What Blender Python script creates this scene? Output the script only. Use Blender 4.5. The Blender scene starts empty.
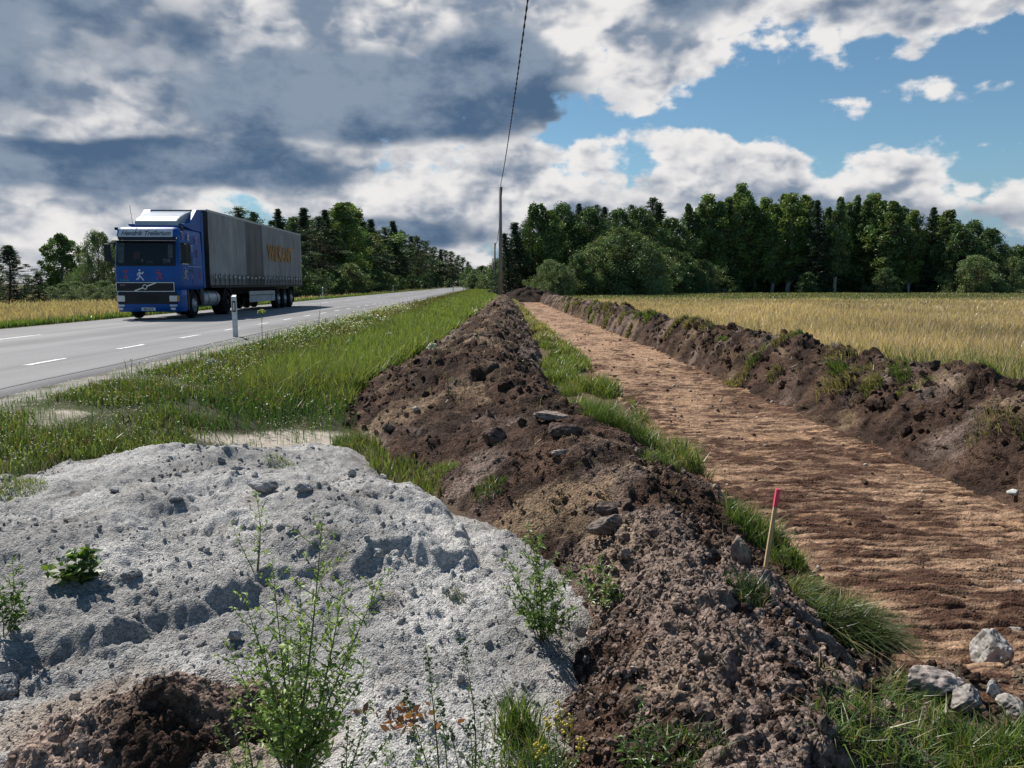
import bpy, bmesh, math, random
import numpy as np
from mathutils import Vector, Matrix, Euler
rng = np.random.default_rng(11)
random.seed(5)
R = math.radians
scn = bpy.context.scene
COL = scn.collection

# ------------------------------------------------------------------ camera
CAM_Z = 1.25; FPX = 780.0; PITCH = R(7.3)
cam = bpy.data.cameras.new('camera'); camo = bpy.data.objects.new('camera', cam)
COL.objects.link(camo); scn.camera = camo
cam.sensor_width = 36; cam.lens = 36*FPX/1024; cam.clip_start = .05; cam.clip_end = 6000
camo.location = (0, 0, CAM_Z); camo.rotation_euler = (R(90)-PITCH, 0, 0)

# ------------------------------------------------------------------ noise
def _h(ix, iy, s):
    n = (ix.astype(np.int64)*374761393 + iy.astype(np.int64)*668265263 + s*1442695041) & 0xffffffff
    n = ((n ^ (n >> 13))*1274126177) & 0xffffffff
    n = ((n ^ (n >> 16))*2246822519) & 0xffffffff
    return ((n ^ (n >> 15)) & 0xffffff)/float(0xffffff)
def perlin(x, y, s=0):
    ix = np.floor(x); iy = np.floor(y); fx = x-ix; fy = y-iy
    u = fx*fx*fx*(fx*(fx*6-15)+10); v = fy*fy*fy*(fy*(fy*6-15)+10)
    def g(a, b, dx, dy):
        t = _h(ix+a, iy+b, s)*2*np.pi
        return np.cos(t)*dx+np.sin(t)*dy
    a = g(0,0,fx,fy); b = g(1,0,fx-1,fy); c = g(0,1,fx,fy-1); d = g(1,1,fx-1,fy-1)
    return ((a*(1-u)+b*u)*(1-v)+(c*(1-u)+d*u)*v)*1.5
def fbm(x, y, o=4, s=0, gain=.5):
    r = 0; a = 1.0; t = 0; f = 1.0
    for i in range(o):
        r = r+a*perlin(x*f+17.3*i, y*f-9.1*i, s+i); t += a; a *= gain; f *= 2.03
    return r/t
def ridged(x, y, o=4, s=0):
    r = 0; a = 1.0; t = 0; f = 1.0
    for i in range(o):
        r = r+a*(1-2*np.abs(perlin(x*f+7.3*i, y*f+3.1*i, s+i))); t += a; a *= .5; f *= 2.1
    return r/t
def worley(x, y, s=0):
    ix = np.floor(x); iy = np.floor(y)
    d1 = np.full(np.shape(x), 9.0); hh = np.zeros(np.shape(x))
    for a in (-1,0,1):
        for b in (-1,0,1):
            cx = ix+a; cy = iy+b
            dx = cx+_h(cx,cy,s)-x; dy = cy+_h(cx,cy,s+5)-y
            d = np.sqrt(dx*dx+dy*dy); k = d < d1
            hh = np.where(k, _h(cx,cy,s+9), hh); d1 = np.where(k, d, d1)
    return d1, hh
def lumps(x, y, s=0):              # round clods, 0..1, some cells empty
    d, h = worley(x+.25*perlin(x*1.7,y*1.7,s+3), y+.25*perlin(x*1.7+5,y*1.7,s+4), s)
    return np.sqrt(np.clip(1-(d/.62)**2, 0, 1))*np.clip(h*1.5-.35, 0, 1)
def ss(a, b, x):
    t = np.clip((x-a)/(b-a), 0, 1); return t*t*(3-2*t)
def itp(y, tab):
    return np.interp(y, [t[0] for t in tab], [t[1] for t in tab])
def sdf(px, py, poly):             # >0 inside
    n = len(poly); d = np.full(np.shape(px), 1e9); ins = np.zeros(np.shape(px), bool)
    for i in range(n):
        ax, ay = poly[i]; bx, by = poly[(i+1) % n]
        ex, ey = bx-ax, by-ay; wx, wy = px-ax, py-ay
        t = np.clip((wx*ex+wy*ey)/(ex*ex+ey*ey), 0, 1)
        d = np.minimum(d, np.hypot(wx-ex*t, wy-ey*t))
        c = ((ay > py) != (by > py)) & (px < (bx-ax)*(py-ay)/((by-ay) if by != ay else 1e-9)+ax)
        ins ^= c
    return np.where(ins, d, -d)

# ------------------------------------------------------------------ terrain heights (metres, road surface = 0)
def Q(x, y): return x+.0205*y      # across the excavated path
def RR(x, y): return x+.0308*y     # across the road
ROAD_L, ROAD_R = -13.6, -5.6
def h_ground(x, y, fine=True):
    x = np.asarray(x, float); y = np.asarray(y, float)
    r = RR(x, y); q = Q(x, y)
    z = -.045 - .365*ss(-5.0, -2.4, r)
    zl = -.045 - .45*ss(14.3, 17.0, -r) + .2*ss(18, 24, -r)
    z = np.where(r < -9, zl, z)
    far = ss(3, 30, np.abs(r+9.5)-4.5)
    if fine:
        off = ss(0, 1.2, np.abs(r+9.6)-4.6)
        z = z+off*(.035*fbm(x*.7, y*.7, 3, 3)+.012*fbm(x*4, y*4, 3, 8))
    # excavated path
    wig = .10*fbm(x*0+3.3, y*.8, 3, 21); wig2 = .12*fbm(x*0+7.3, y*.9, 3, 22)
    m = ss(1.78, 1.98, q+wig)*(1-ss(4.60, 4.78, q+wig2))*ss(3.1, 3.7, y)*(1-ss(86, 90, y))
    z = z-m*(.24+.0*z)
    nr = ss(.5, .9, x)*ss(2.9, 2.4, x)*ss(7, 6, y)*(1-m)
    if fine: z = z+nr*(lumps(x*5, y*5, 23)*.05+lumps(x*12, y*12, 24)*.03+.02*fbm(x*9, y*9, 2, 25))
    return z
BL_C = [(0,.75),(2,.85),(3,.88),(4.2,.84),(5,.78),(7,.40),(9,-.35),(11,-.60),(15,-.6),(20,-.55),(30,-.5),(45,-.5),(70,-.7)]
BL_WL = [(0,.85),(2,.84),(2.8,.80),(3.6,.50),(5,.9),(6.2,1.3),(8,1.6),(11,1.75),(20,1.45),(45,1.45),(70,1.2)]
BL_WR = [(0,.55),(2,.55),(3,.62),(4,.62),(5,.92),(6.3,1.12),(8,1.2),(11,1.3),(20,1.25),(45,1.1),(70,.9)]
BL_H = [(.3,-.42),(1.3,-.25),(2.2,-.13),(3.2,-.06),(4.4,-.10),(5.2,-.06),(7,.02),(8.5,.17),(10,.20),(12,.12),(15,.17),(20,.16),(30,.2),(60,.22),(66,.0),(71,-.55)]
def h_bankl(x, y):
    x = np.asarray(x, float); y = np.asarray(y, float)
    c = itp(y, BL_C); wl = itp(y, BL_WL); wr = itp(y, BL_WR)
    xw = x+.12*fbm(x*.9, y*.9, 3, 40)
    t = np.where(xw < c, (c-xw)/wl, (xw-c)/wr)
    top = itp(y, BL_H)+.13*perlin(x*.25, y*.55, 41)*ss(4, 8, y)
    prof = np.clip(1-np.clip(t, 0, 3)**1.55, -.6, 1)
    z = -.46+(top+.46)*prof
    body = ss(-.25, .35, prof)
    big = (lumps(x*2.2, y*1.9, 42)*.10+lumps(x*1.25+.3, y*1.05, 49)*.16*ss(.75,.3,t))*ss(6.5, 9, y)+lumps(x*3.1, y*3.0, 45)*.05
    z = z+body*(big+ss(4.5,3.5,y)*(.05*ridged(x*2.6, y*2.6, 2, 50)-.07*lumps(x*3.3+.4, y*3.3, 51))+.06*fbm(x*1.6, y*1.6, 3, 43)+.055*ridged(x*4.5, y*4.5, 4, 44)+lumps(x*9, y*9, 46)*.03
                +lumps(x*19, y*19, 47)*.018+.016*fbm(x*30, y*30, 3, 48))
    return z
BR_H = [(2,.0),(5,.10),(8,.16),(10,.10),(13,.12),(15,.20),(18,.14),(21,.2),(24,.10),(30,.12),(34,.22),(50,.22),(84,.1),(90,-.55)]
def h_bankr(x, y):
    x = np.asarray(x, float); y = np.asarray(y, float)
    q = Q(x, y)+.13*fbm(x*.8, y*.8, 3, 60)
    c = itp(y, [(0,5.85),(8,5.75),(15,5.4),(22,5.1),(33,5.15),(90,5.1)])
    wl = c-itp(y, [(0,4.5),(8,4.5),(15,4.6),(90,4.55)]); wr = 1.25
    t = np.where(q < c, (c-q)/wl, (q-c)/wr)
    top = itp(y, BR_H)-.07+.13*perlin(x*.2, y*.6, 61)
    prof = np.clip(1-np.clip(t, 0, 3)**1.7, -.6, 1)
    z = -.48+(top+.48)*prof
    body = ss(-.2, .35, prof)
    z = z+body*(lumps(x*1.8, y*1.5, 62)*.15+lumps(x*3.7, y*3.2, 65)*.06+.09*fbm(x*1.5, y*1.5, 3, 63)+.085*ridged(x*3.3, y*3.3, 4, 64)
                +lumps(x*8, y*8, 66)*.035+lumps(x*17, y*17, 67)*.018+.02*fbm(x*14, y*14, 3, 68))
    return z
PILE = [(-7.2,6.6),(-5.2,6.6),(-4.3,6.5),(-3.3,7.2),(-2.6,7.5),(-2.0,8.0),(-1.4,7.5),(-1.15,6.6),(-.85,6.0),(-.1,5.2),(.32,4.5),(.52,3.95),(.36,3.2),(.25,2.7),(.25,2.0),(.1,1.0),(-3,.4),(-7.2,.4)]
LEDGE = [(-3.6,2.3),(-2.6,2.55),(-1.9,2.83),(-1.6,3.04),(-1.27,3.45),(-.98,3.85),(-.6,3.95),(-.32,4.1),(-.2,4.6),(-.45,5.3),(-1.1,6.1),(-2.3,7.2),(-3.2,6.9),(-4.2,6.2),(-7.5,6.4),(-7.5,2.0)]
def h_pile(x, y):
    x = np.asarray(x, float); y = np.asarray(y, float)
    xw = x+.10*fbm(x*1.3, y*1.3, 3, 80); yw = y+.10*fbm(x*1.3+9, y*1.3, 3, 81)
    d = sdf(xw, yw, PILE)
    z = -.50+.14*ss(-.25, .25, d)+.09*ss(0, 1.2, d)
    z = z-.5*ss(0, .6, -d)
    x2 = x+.24*fbm(x*2.2, y*2.2, 4, 82); y2 = y+.24*fbm(x*2.2+9, y*2.2, 4, 83)
    e = sdf(x2, y2, LEDGE)
    step = itp(x, [(-4,.08),(-2,.13),(-1.4,.11),(-1.0,.16),(-.5,.17),(-.1,.05)])
    slope = ss(-.03, .06, e)*(.60+.3*fbm(x*2, y*2, 2, 93))+.4*ss(.0, .5, e)
    back = ss(6.8, 4.2, y)*.5+.5
    step = step*(.70+.60*ss(-.3, .3, fbm(x*1.4+4, y*1.4, 2, 92)))
    z = z+step*slope*back
    z = z+.08*np.exp(-(((x+2.75)/.65)**2+((y-6.3)/.5)**2))
    z = z+.07*np.exp(-(((x+1.35)/.30)**2+((y-5.0)/.3)**2))-.08*np.exp(-(((x+1.9)/.5)**2+((y-4.5)/.3)**2))
    m = ss(-.1, .25, d)
    # long furrow down the left face
    z = z+m*(.050*fbm(x*1.2, y*1.6, 3, 84)+.045*ridged(x*.9+y*.5, y*2.0, 4, 85)+.026*fbm(x*7, y*7, 4, 86)
             +lumps(x*5.5, y*5.5, 87)*.028*ss(-.15, .30, fbm(x*.9, y*.9, 2, 90)+.12)+lumps(x*14, y*14, 88)*.018
             +lumps(x*34, y*34, 91)*.009+.009*fbm(x*45, y*45, 2, 89))
    return z
def h_mound(x, y):
    x = np.asarray(x, float); y = np.asarray(y, float)
    u = (x+1.18)*.90+(y-2.42)*.43; v = -(x+1.18)*.43+(y-2.42)*.90
    t = np.sqrt((u/.62)**2+(v/.36)**2)+.10*fbm(x*3, y*3, 3, 100)
    z = -.46+.36*np.clip(1-t**1.7, -.5, 1)
    b = ss(-.1, .4, 1-t)
    return z+b*(lumps(x*7, y*7, 101)*.05+lumps(x*15, y*15, 102)*.03+.03*ridged(x*7, y*7, 3, 103)+lumps(x*33, y*33, 104)*.012)
def h_heap(x, y):                  # dark heap closing the far end of the path
    t = np.sqrt(((x-1.9)/4.6)**2+((y-84)/3.2)**2)
    return -.7+1.45*np.clip(1-t**1.5, -.3, 1)+.22*fbm(x*.9, y*.9, 4, 111)+lumps(x*1.3, y*1.3, 112)*.25*ss(0,.4,1-t)
def h_all(x, y):
    z = h_ground(x, y)
    for f in (h_bankl, h_bankr, h_pile, h_mound):
        z = np.maximum(z, f(x, y))
    return z
def place(px, py, dmax=200):       # the point of the terrain seen in direction px, py
    vx = (px-512)/FPX; vz = (384-py)/FPX
    d = Vector((vx, math.cos(PITCH)+vz*math.sin(PITCH), -math.sin(PITCH)+vz*math.cos(PITCH)))
    t = np.exp(np.linspace(math.log(1.4), math.log(dmax), 1500))
    zz = CAM_Z+d.z*t; hh = h_all(d.x*t, d.y*t)
    k = np.argmax(zz < hh)
    return float(d.x*t[k]), float(d.y*t[k]), float(hh[k])

# ------------------------------------------------------------------ helpers: meshes
def tag(o, label=None, cat=None, group=None, kind=None):
    if label: o['label'] = label
    if cat: o['category'] = cat
    if group: o['group'] = group
    if kind: o['kind'] = kind
    return o
def link(name, me, mat=None, parent=None, smooth=False):
    o = bpy.data.objects.new(name, me); COL.objects.link(o)
    if mat is not None and not me.materials: me.materials.append(mat)
    if parent: o.parent = parent
    if smooth: me.polygons.foreach_set('use_smooth', np.ones(len(me.polygons), bool))
    return o
def mesh_np(name, V, F, col=None, smooth=True):
    """V (n,3); F list of (m,k) index arrays; col (n,3)"""
    me = bpy.data.meshes.new(name)
    if not isinstance(F, (list, tuple)): F = [F]
    F = [f for f in F if len(f)]
    nl = sum(f.size for f in F); nf = sum(len(f) for f in F)
    me.vertices.add(len(V)); me.vertices.foreach_set('co', np.ascontiguousarray(V, np.float32).ravel())
    me.loops.add(nl); me.loops.foreach_set('vertex_index', np.concatenate([f.ravel() for f in F]).astype(np.int32))
    me.polygons.add(nf)
    tot = np.concatenate([np.full(len(f), f.shape[1]) for f in F]); st = np.concatenate([[0], np.cumsum(tot)[:-1]])
    me.polygons.foreach_set('loop_start', st.astype(np.int32))
    me.polygons.foreach_set('loop_total', tot.astype(np.int32))
    me.polygons.foreach_set('use_smooth', (tot == 4) if smooth == 'q' else np.full(nf, smooth))
    me.update(calc_edges=True)
    if col is not None:
        a = me.color_attributes.new('Col', 'FLOAT_COLOR', 'POINT')
        c = np.ones((len(V), 4), np.float32); c[:, :3] = np.clip(col, 0, 1)
        a.data.foreach_set('color', c.ravel())
    return me
def grid_faces(nu, nv):
    i = np.arange(nu-1)[:, None]*nv+np.arange(nv-1)[None, :]
    return np.stack([i, i+nv, i+nv+1, i+1], -1).reshape(-1, 4)
_ico = {}
def ico(sub):
    if sub not in _ico:
        bm = bmesh.new(); bmesh.ops.create_icosphere(bm, subdivisions=sub, radius=1)
        _ico[sub] = (np.array([v.co[:] for v in bm.verts]), np.array([[v.index for v in f.verts] for f in bm.faces])); bm.free()
    return _ico[sub]
def rot_rand(n, g):
    q = g.normal(size=(n, 4)); q /= np.linalg.norm(q, axis=1)[:, None]
    w, x, y, z = q.T
    return np.stack([1-2*(y*y+z*z), 2*(x*y-z*w), 2*(x*z+y*w), 2*(x*y+z*w), 1-2*(x*x+z*z), 2*(y*z-x*w), 2*(x*z-y*w), 2*(y*z+x*w), 1-2*(x*x+y*y)], -1).reshape(n, 3, 3)
def clods(P, S, C, g, sub=1, rough=.25):
    """many crumbs: P (n,3) S (n,) C (n,3) -> V,F,col"""
    bv, bf = ico(sub); n = len(P); k = len(bv)
    sc = g.uniform(.65, 1.3, (n, 1, 3)); sh = 1+g.uniform(-rough, rough, (n, k, 1))
    v = bv[None]*sh*sc; v = np.einsum('nij,nkj->nki', rot_rand(n, g), v)*S[:, None, None]+P[:, None, :]
    f = bf[None]+(np.arange(n)*k)[:, None, None]
    c = np.repeat(C, k, 0)*g.uniform(.85, 1.12, (n*k, 1))
    return v.reshape(-1, 3), f.reshape(-1, 3), c
def join_np(parts):
    V = []; F = []; C = []; o = 0
    for v, f, c in parts:
        V.append(v); C.append(c)
        for ff in (f if isinstance(f, list) else [f]): F.append(ff+o)
        o += len(v)
    return np.concatenate(V), F, np.concatenate(C)
class MB:
    def __init__(s): s.v = []; s.f = []; s.c = []
    def add(s, v, f, c=(.5,.5,.5)):
        o = len(s.v); s.v += [tuple(p) for p in v]; s.f += [tuple(i+o for i in q) for q in f]; s.c += [c]*len(v)
    def box(s, x0, x1, y0, y1, z0, z1, c=(.5,.5,.5)):
        v = [(x,y,z) for x in (x0,x1) for y in (y0,y1) for z in (z0,z1)]
        s.add(v, [(0,1,3,2),(4,6,7,5),(0,4,5,1),(2,3,7,6),(0,2,6,4),(1,5,7,3)], c)
    def tube(s, pts, rad, n=6, c=(.5,.5,.5), cap=True):
        pts = [Vector(p) for p in pts]; vs = []; fs = []
        if not hasattr(rad, '__len__'): rad = [rad]*len(pts)
        for i, p in enumerate(pts):
            t = (pts[min(i+1, len(pts)-1)]-pts[max(i-1, 0)]).normalized()
            a = t.cross(Vector((0,0,1)) if abs(t.z) < .9 else Vector((1,0,0))).normalized(); b = t.cross(a)
            for k in range(n):
                an = 2*math.pi*k/n; vs.append(p+(a*math.cos(an)+b*math.sin(an))*rad[i])
        for i in range(len(pts)-1):
            for k in range(n): fs.append((i*n+k, i*n+(k+1) % n, (i+1)*n+(k+1) % n, (i+1)*n+k))
        if cap: fs.append(tuple(range(n))[::-1]); fs.append(tuple(range((len(pts)-1)*n, len(pts)*n)))
        s.add(vs, fs, c)
    def build(s, name, mat, parent=None, smooth=False, bevel=0, seg=2):
        me = bpy.data.meshes.new(name); me.from_pydata(s.v, [], s.f)
        a = me.color_attributes.new('Col', 'FLOAT_COLOR', 'POINT')
        cc = np.ones((len(s.v), 4), np.float32); cc[:, :3] = np.array(s.c); a.data.foreach_set('color', cc.ravel())
        bm = bmesh.new(); bm.from_mesh(me); bmesh.ops.recalc_face_normals(bm, faces=bm.faces)
        if bevel:
            es = [e for e in bm.edges if len(e.link_faces) == 2 and e.calc_face_angle(0) > .6]
            bmesh.ops.bevel(bm, geom=es, offset=bevel, segments=seg, affect='EDGES', profile=.6, clamp_overlap=True)
        bm.to_mesh(me); bm.free()
        return link(name, me, mat, parent, smooth)

# ------------------------------------------------------------------ materials
def nodes(name):
    m = bpy.data.materials.new(name); m.use_nodes = True; nt = m.node_tree
    return m, nt, nt.nodes['Principled BSDF']
def N(nt, t, **k):
    n = nt.nodes.new(t)
    for a, b in k.items(): setattr(n, a, b)
    return n
def plain(name, col, rough=.5, metal=0, var=.15, scale=6, bump=0, bscale=40, spec=.5, coat=0):
    m, nt, b = nodes(name)
    tc = N(nt, 'ShaderNodeTexCoord'); nz = N(nt, 'ShaderNodeTexNoise'); nz.inputs['Scale'].default_value = scale; nz.inputs['Detail'].default_value = 5
    nt.links.new(tc.outputs['Object'], nz.inputs['Vector'])
    mr = N(nt, 'ShaderNodeMapRange'); mr.inputs['From Min'].default_value = .3; mr.inputs['From Max'].default_value = .7
    mr.inputs['To Min'].default_value = 1-var; mr.inputs['To Max'].default_value = 1+var
    nt.links.new(nz.outputs['Fac'], mr.inputs['Value'])
    mx = N(nt, 'ShaderNodeVectorMath', operation='SCALE'); mx.inputs[0].default_value = col
    nt.links.new(mr.outputs[0], mx.inputs['Scale']); nt.links.new(mx.outputs[0], b.inputs['Base Color'])
    b.inputs['Roughness'].default_value = rough; b.inputs['Metallic'].default_value = metal
    b.inputs['Specular IOR Level'].default_value = spec; b.inputs['Coat Weight'].default_value = coat
    if bump:
        n2 = N(nt, 'ShaderNodeTexNoise'); n2.inputs['Scale'].default_value = bscale; n2.inputs['Detail'].default_value = 6
        nt.links.new(tc.outputs['Object'], n2.inputs['Vector'])
        bp = N(nt, 'ShaderNodeBump'); bp.inputs['Strength'].default_value = bump; bp.inputs['Distance'].default_value = .02
        nt.links.new(n2.outputs['Fac'], bp.inputs['Height']); nt.links.new(bp.outputs[0], b.inputs['Normal'])
    return m
def earth(name, var=.35, scale=22, bump=.6, dist=.012, speck=0, rough=.95, scale2=90):
    """vertex albedo times two octaves of noise; bumpy"""
    m, nt, b = nodes(name); L = nt.links
    at = N(nt, 'ShaderNodeAttribute', attribute_name='Col'); tc = N(nt, 'ShaderNodeTexCoord')
    n1 = N(nt, 'ShaderNodeTexNoise'); n1.inputs['Scale'].default_value = scale; n1.inputs['Detail'].default_value = 8; n1.inputs['Roughness'].default_value = .65
    n2 = N(nt, 'ShaderNodeTexVoronoi'); n2.inputs['Scale'].default_value = scale2
    L.new(tc.outputs['Object'], n1.inputs['Vector']); L.new(tc.outputs['Object'], n2.inputs['Vector'])
    mr = N(nt, 'ShaderNodeMapRange'); mr.inputs['From Min'].default_value = .32; mr.inputs['From Max'].default_value = .68
    mr.inputs['To Min'].default_value = 1-var; mr.inputs['To Max'].default_value = 1+var; L.new(n1.outputs['Fac'], mr.inputs['Value'])
    sc = N(nt, 'ShaderNodeVectorMath', operation='SCALE'); L.new(at.outputs['Color'], sc.inputs[0]); L.new(mr.outputs[0], sc.inputs['Scale'])
    out = sc.outputs[0]
    if speck:
        sp = N(nt, 'ShaderNodeSeparateColor'); L.new(n2.outputs['Color'], sp.inputs[0])
        m2 = N(nt, 'ShaderNodeMapRange'); m2.inputs['To Min'].default_value = 1-speck; m2.inputs['To Max'].default_value = 1+speck
        L.new(sp.outputs[0], m2.inputs['Value'])
        s2 = N(nt, 'ShaderNodeVectorMath', operation='SCALE'); L.new(out, s2.inputs[0]); L.new(m2.outputs[0], s2.inputs['Scale']); out = s2.outputs[0]
    L.new(out, b.inputs['Base Color'])
    ad = N(nt, 'ShaderNodeMath', operation='MULTIPLY_ADD'); ad.inputs[1].default_value = -.5; L.new(n2.outputs['Distance'], ad.inputs[0]); L.new(n1.outputs['Fac'], ad.inputs[2])
    bp = N(nt, 'ShaderNodeBump'); bp.inputs['Strength'].default_value = bump; bp.inputs['Distance'].default_value = dist
    L.new(ad.outputs[0], bp.inputs['Height']); L.new(bp.outputs[0], b.inputs['Normal'])
    b.inputs['Roughness'].default_value = rough; b.inputs['Specular IOR Level'].default_value = .15
    return m
def leafmat(name, trans=.35, gloss=.06):
    m, nt, b = nodes(name); L = nt.links; nt.nodes.remove(b)
    out = nt.nodes['Material Output']
    at = N(nt, 'ShaderNodeAttribute', attribute_name='Col')
    d = N(nt, 'ShaderNodeBsdfDiffuse'); t = N(nt, 'ShaderNodeBsdfTranslucent'); g = N(nt, 'ShaderNodeBsdfGlossy'); g.inputs['Roughness'].default_value = .45
    g.inputs['Color'].default_value = (.8,.8,.8,1)
    L.new(at.outputs['Color'], d.inputs['Color'])
    ml = N(nt, 'ShaderNodeVectorMath', operation='MULTIPLY'); ml.inputs[1].default_value = (1.25,1.35,.7); L.new(at.outputs['Color'], ml.inputs[0]); L.new(ml.outputs[0], t.inputs['Color'])
    m1 = N(nt, 'ShaderNodeMixShader'); m1.inputs[0].default_value = trans; L.new(d.outputs[0], m1.inputs[1]); L.new(t.outputs[0], m1.inputs[2])
    m2 = N(nt, 'ShaderNodeMixShader'); m2.inputs[0].default_value = gloss; L.new(m1.outputs[0], m2.inputs[1]); L.new(g.outputs[0], m2.inputs[2])
    L.new(m2.outputs[0], out.inputs['Surface'])
    return m
M_GROUND = earth('ground_soil', .3, 9, .5, .02)
M_SOIL = earth('dug_soil', .5, 30, 1.0, .022, speck=.4, scale2=75)
M_GRAVEL = earth('stone_dust', .30, 48, 1.0, .014, speck=.30, scale2=130)
M_PATH = earth('path_soil', .42, 20, 1.0, .016, speck=.22, scale2=70)
M_STONE = earth('stone', .35, 14, .7, .02, speck=.1, scale2=40)
M_LEAF = leafmat('leaf', .38)
M_TREE = leafmat('tree_leaf', .22, .04)
M_STEM = leafmat('stem', .05)
M_BARK = earth('bark', .4, 5, .5, .02)
# ------------------------------------------------------------------ the ground, one sheet to the horizon
def warp(n, c, k):
    u = np.linspace(-1, 1, n); return np.sign(u)*c*(np.exp(k*np.abs(u))-1)
gx = warp(620, 1.3, 7.6)
v = np.linspace(0, 1, 760); gy = -12+ .0*v
gy = np.concatenate([np.linspace(-40, .6, 24), .9*np.exp(np.linspace(0, math.log(3200/.9), 736))])
X, Y = np.meshgrid(gx, gy, indexing='ij'); Z = h_ground(X, Y)
X = X.ravel(); Y = Y.ravel(); Z = Z.ravel()
r = RR(X, Y); q = Q(X, Y)
n1 = fbm(X*.5, Y*.5, 4, 200); n2 = fbm(X*3, Y*3, 3, 210)
C = np.array([.060,.062,.030])*(1+.5*n1[:,None]+.3*n2[:,None])                      # turf floor
def mixc(C, m, c): return C*(1-m[:,None])+np.array(c)*m[:,None]
hay = ss(6, 8, q)
C = mixc(C, hay, (.22,.165,.08)); C = C*(1+.2*n1[:,None])
C = mixc(C, hay*ss(52, 80, Y+4*n1), (.075,.085,.03))
C = mixc(C, ss(-13.9, -17, r)*ss(-2000, -17, r), (.12,.10,.04)) if False else C
C = mixc(C, ss(13.9, 15.5, -r), (.11,.10,.045))
g = ss(.5, .05, np.abs(r+5.4)+.5*n2)*1.0
C = mixc(C, np.clip(g, 0, 1), (.27,.25,.22)); C = mixc(C, ss(.6, .1, np.abs(r+13.9)+.4*n2), (.2,.18,.14))
sand = np.clip(1.15*ss(-.10, .15, n1+.55-np.hypot((X+2.5)/1.5, (Y-8.5)/1.0)*.55)+ss(.12, .22, n1)*ss(15, 9, Y)*ss(-5.2,-4.2, X)*(X<0)*.8, 0, 1)*(Y < 16)*(X < 0)
C = mixc(C, sand, (.40,.35,.29))
strip = ss(.5,.8,q)*ss(2.1,1.9,q)*(Y > 2); C = mixc(C, strip, (.10,.075,.04)); C = mixc(C, ss(.4,.6,q)*ss(2.1,1.9,q)*ss(7.5,6.3,Y), (.085,.055,.038))
C = mixc(C, ss(1.8,1.95,q)*ss(5.2,4.9,q)*(Y > 2), (.16,.11,.07))
C = mixc(C, ss(8.6,7.4,Y)*ss(-1.9,-1.5,X)*ss(1,.5,X)*1., (.10,.07,.05))
near = (Y < 3.6)*(X > .5)*1.0; C = mixc(C, near, (.085,.065,.045))
me = mesh_np('ground', np.stack([X,Y,Z],1), grid_faces(620, 760), np.clip(C, .01, 1))
tag(link('ground', me, M_GROUND), kind='structure')

# ------------------------------------------------------------------ asphalt road
ys = np.concatenate([np.linspace(-40, 4, 12), np.exp(np.linspace(math.log(5), math.log(520), 170))])
ts = np.concatenate([[0], np.linspace(.012, .988, 26), [1]])
Yg, T = np.meshgrid(ys, ts, indexing='ij')
edge = .05*fbm(Yg*.8+T*30, T*5, 3, 300)*((T < .01)|(T > .99))
Xg = ROAD_L+(ROAD_R-ROAD_L)*T+edge-.0308*Yg
bend = np.clip(Yg-170, 0, 400); Xg = Xg+bend**2*.00016
Zg = np.where((T == 0)|(T == 1), -.07, .0)+.02*(1-np.abs(T-.5)*2)
V = np.stack([Xg,Yg,Zg],-1).reshape(-1,3)
def mat_asphalt():
    m, nt, b = nodes('asphalt'); L = nt.links
    tc = N(nt, 'ShaderNodeTexCoord'); mp = N(nt, 'ShaderNodeMapping'); mp.inputs['Rotation'].default_value = (0,0,-.0308); mp.inputs['Scale'].default_value = (1,.04,1)
    L.new(tc.outputs['Object'], mp.inputs['Vector'])
    n1 = N(nt, 'ShaderNodeTexNoise'); n1.inputs['Scale'].default_value = 1.3; n1.inputs['Detail'].default_value = 6; L.new(mp.outputs[0], n1.inputs['Vector'])
    n2 = N(nt, 'ShaderNodeTexNoise'); n2.inputs['Scale'].default_value = 60; n2.inputs['Detail'].default_value = 6; L.new(tc.outputs['Object'], n2.inputs['Vector'])
    n3 = N(nt, 'ShaderNodeTexNoise'); n3.inputs['Scale'].default_value = .35; n3.inputs['Detail'].default_value = 5; L.new(tc.outputs['Object'], n3.inputs['Vector'])
    cr = N(nt, 'ShaderNodeValToRGB'); e = cr.color_ramp.elements; e[0].position = .3; e[0].color = (.135,.130,.132,1); e[1].position = .7; e[1].color = (.235,.228,.228,1)
    L.new(n1.outputs['Fac'], cr.inputs[0])
    a = N(nt, 'ShaderNodeMapRange'); a.inputs['To Min'].default_value = .6; a.inputs['To Max'].default_value = 1.4; L.new(n2.outputs['Fac'], a.inputs['Value'])
    c = N(nt, 'ShaderNodeMapRange'); c.inputs['To Min'].default_value = .75; c.inputs['To Max'].default_value = 1.25; L.new(n3.outputs['Fac'], c.inputs['Value'])
    mm = N(nt, 'ShaderNodeMath', operation='MULTIPLY'); L.new(a.outputs[0], mm.inputs[0]); L.new(c.outputs[0], mm.inputs[1])
    s = N(nt, 'ShaderNodeVectorMath', operation='SCALE'); L.new(cr.outputs[0], s.inputs[0]); L.new(mm.outputs[0], s.inputs['Scale']); L.new(s.outputs[0], b.inputs['Base Color'])
    bp = N(nt, 'ShaderNodeBump'); bp.inputs['Strength'].default_value = .25; bp.inputs['Distance'].default_value = .004; L.new(n2.outputs['Fac'], bp.inputs['Height']); L.new(bp.outputs[0], b.inputs['Normal'])
    b.inputs['Roughness'].default_value = .75; b.inputs['Specular IOR Level'].default_value = .3
    return m
road = tag(link('road', mesh_np('road', V, grid_faces(*Yg.shape)), mat_asphalt()), kind='structure')
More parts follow.
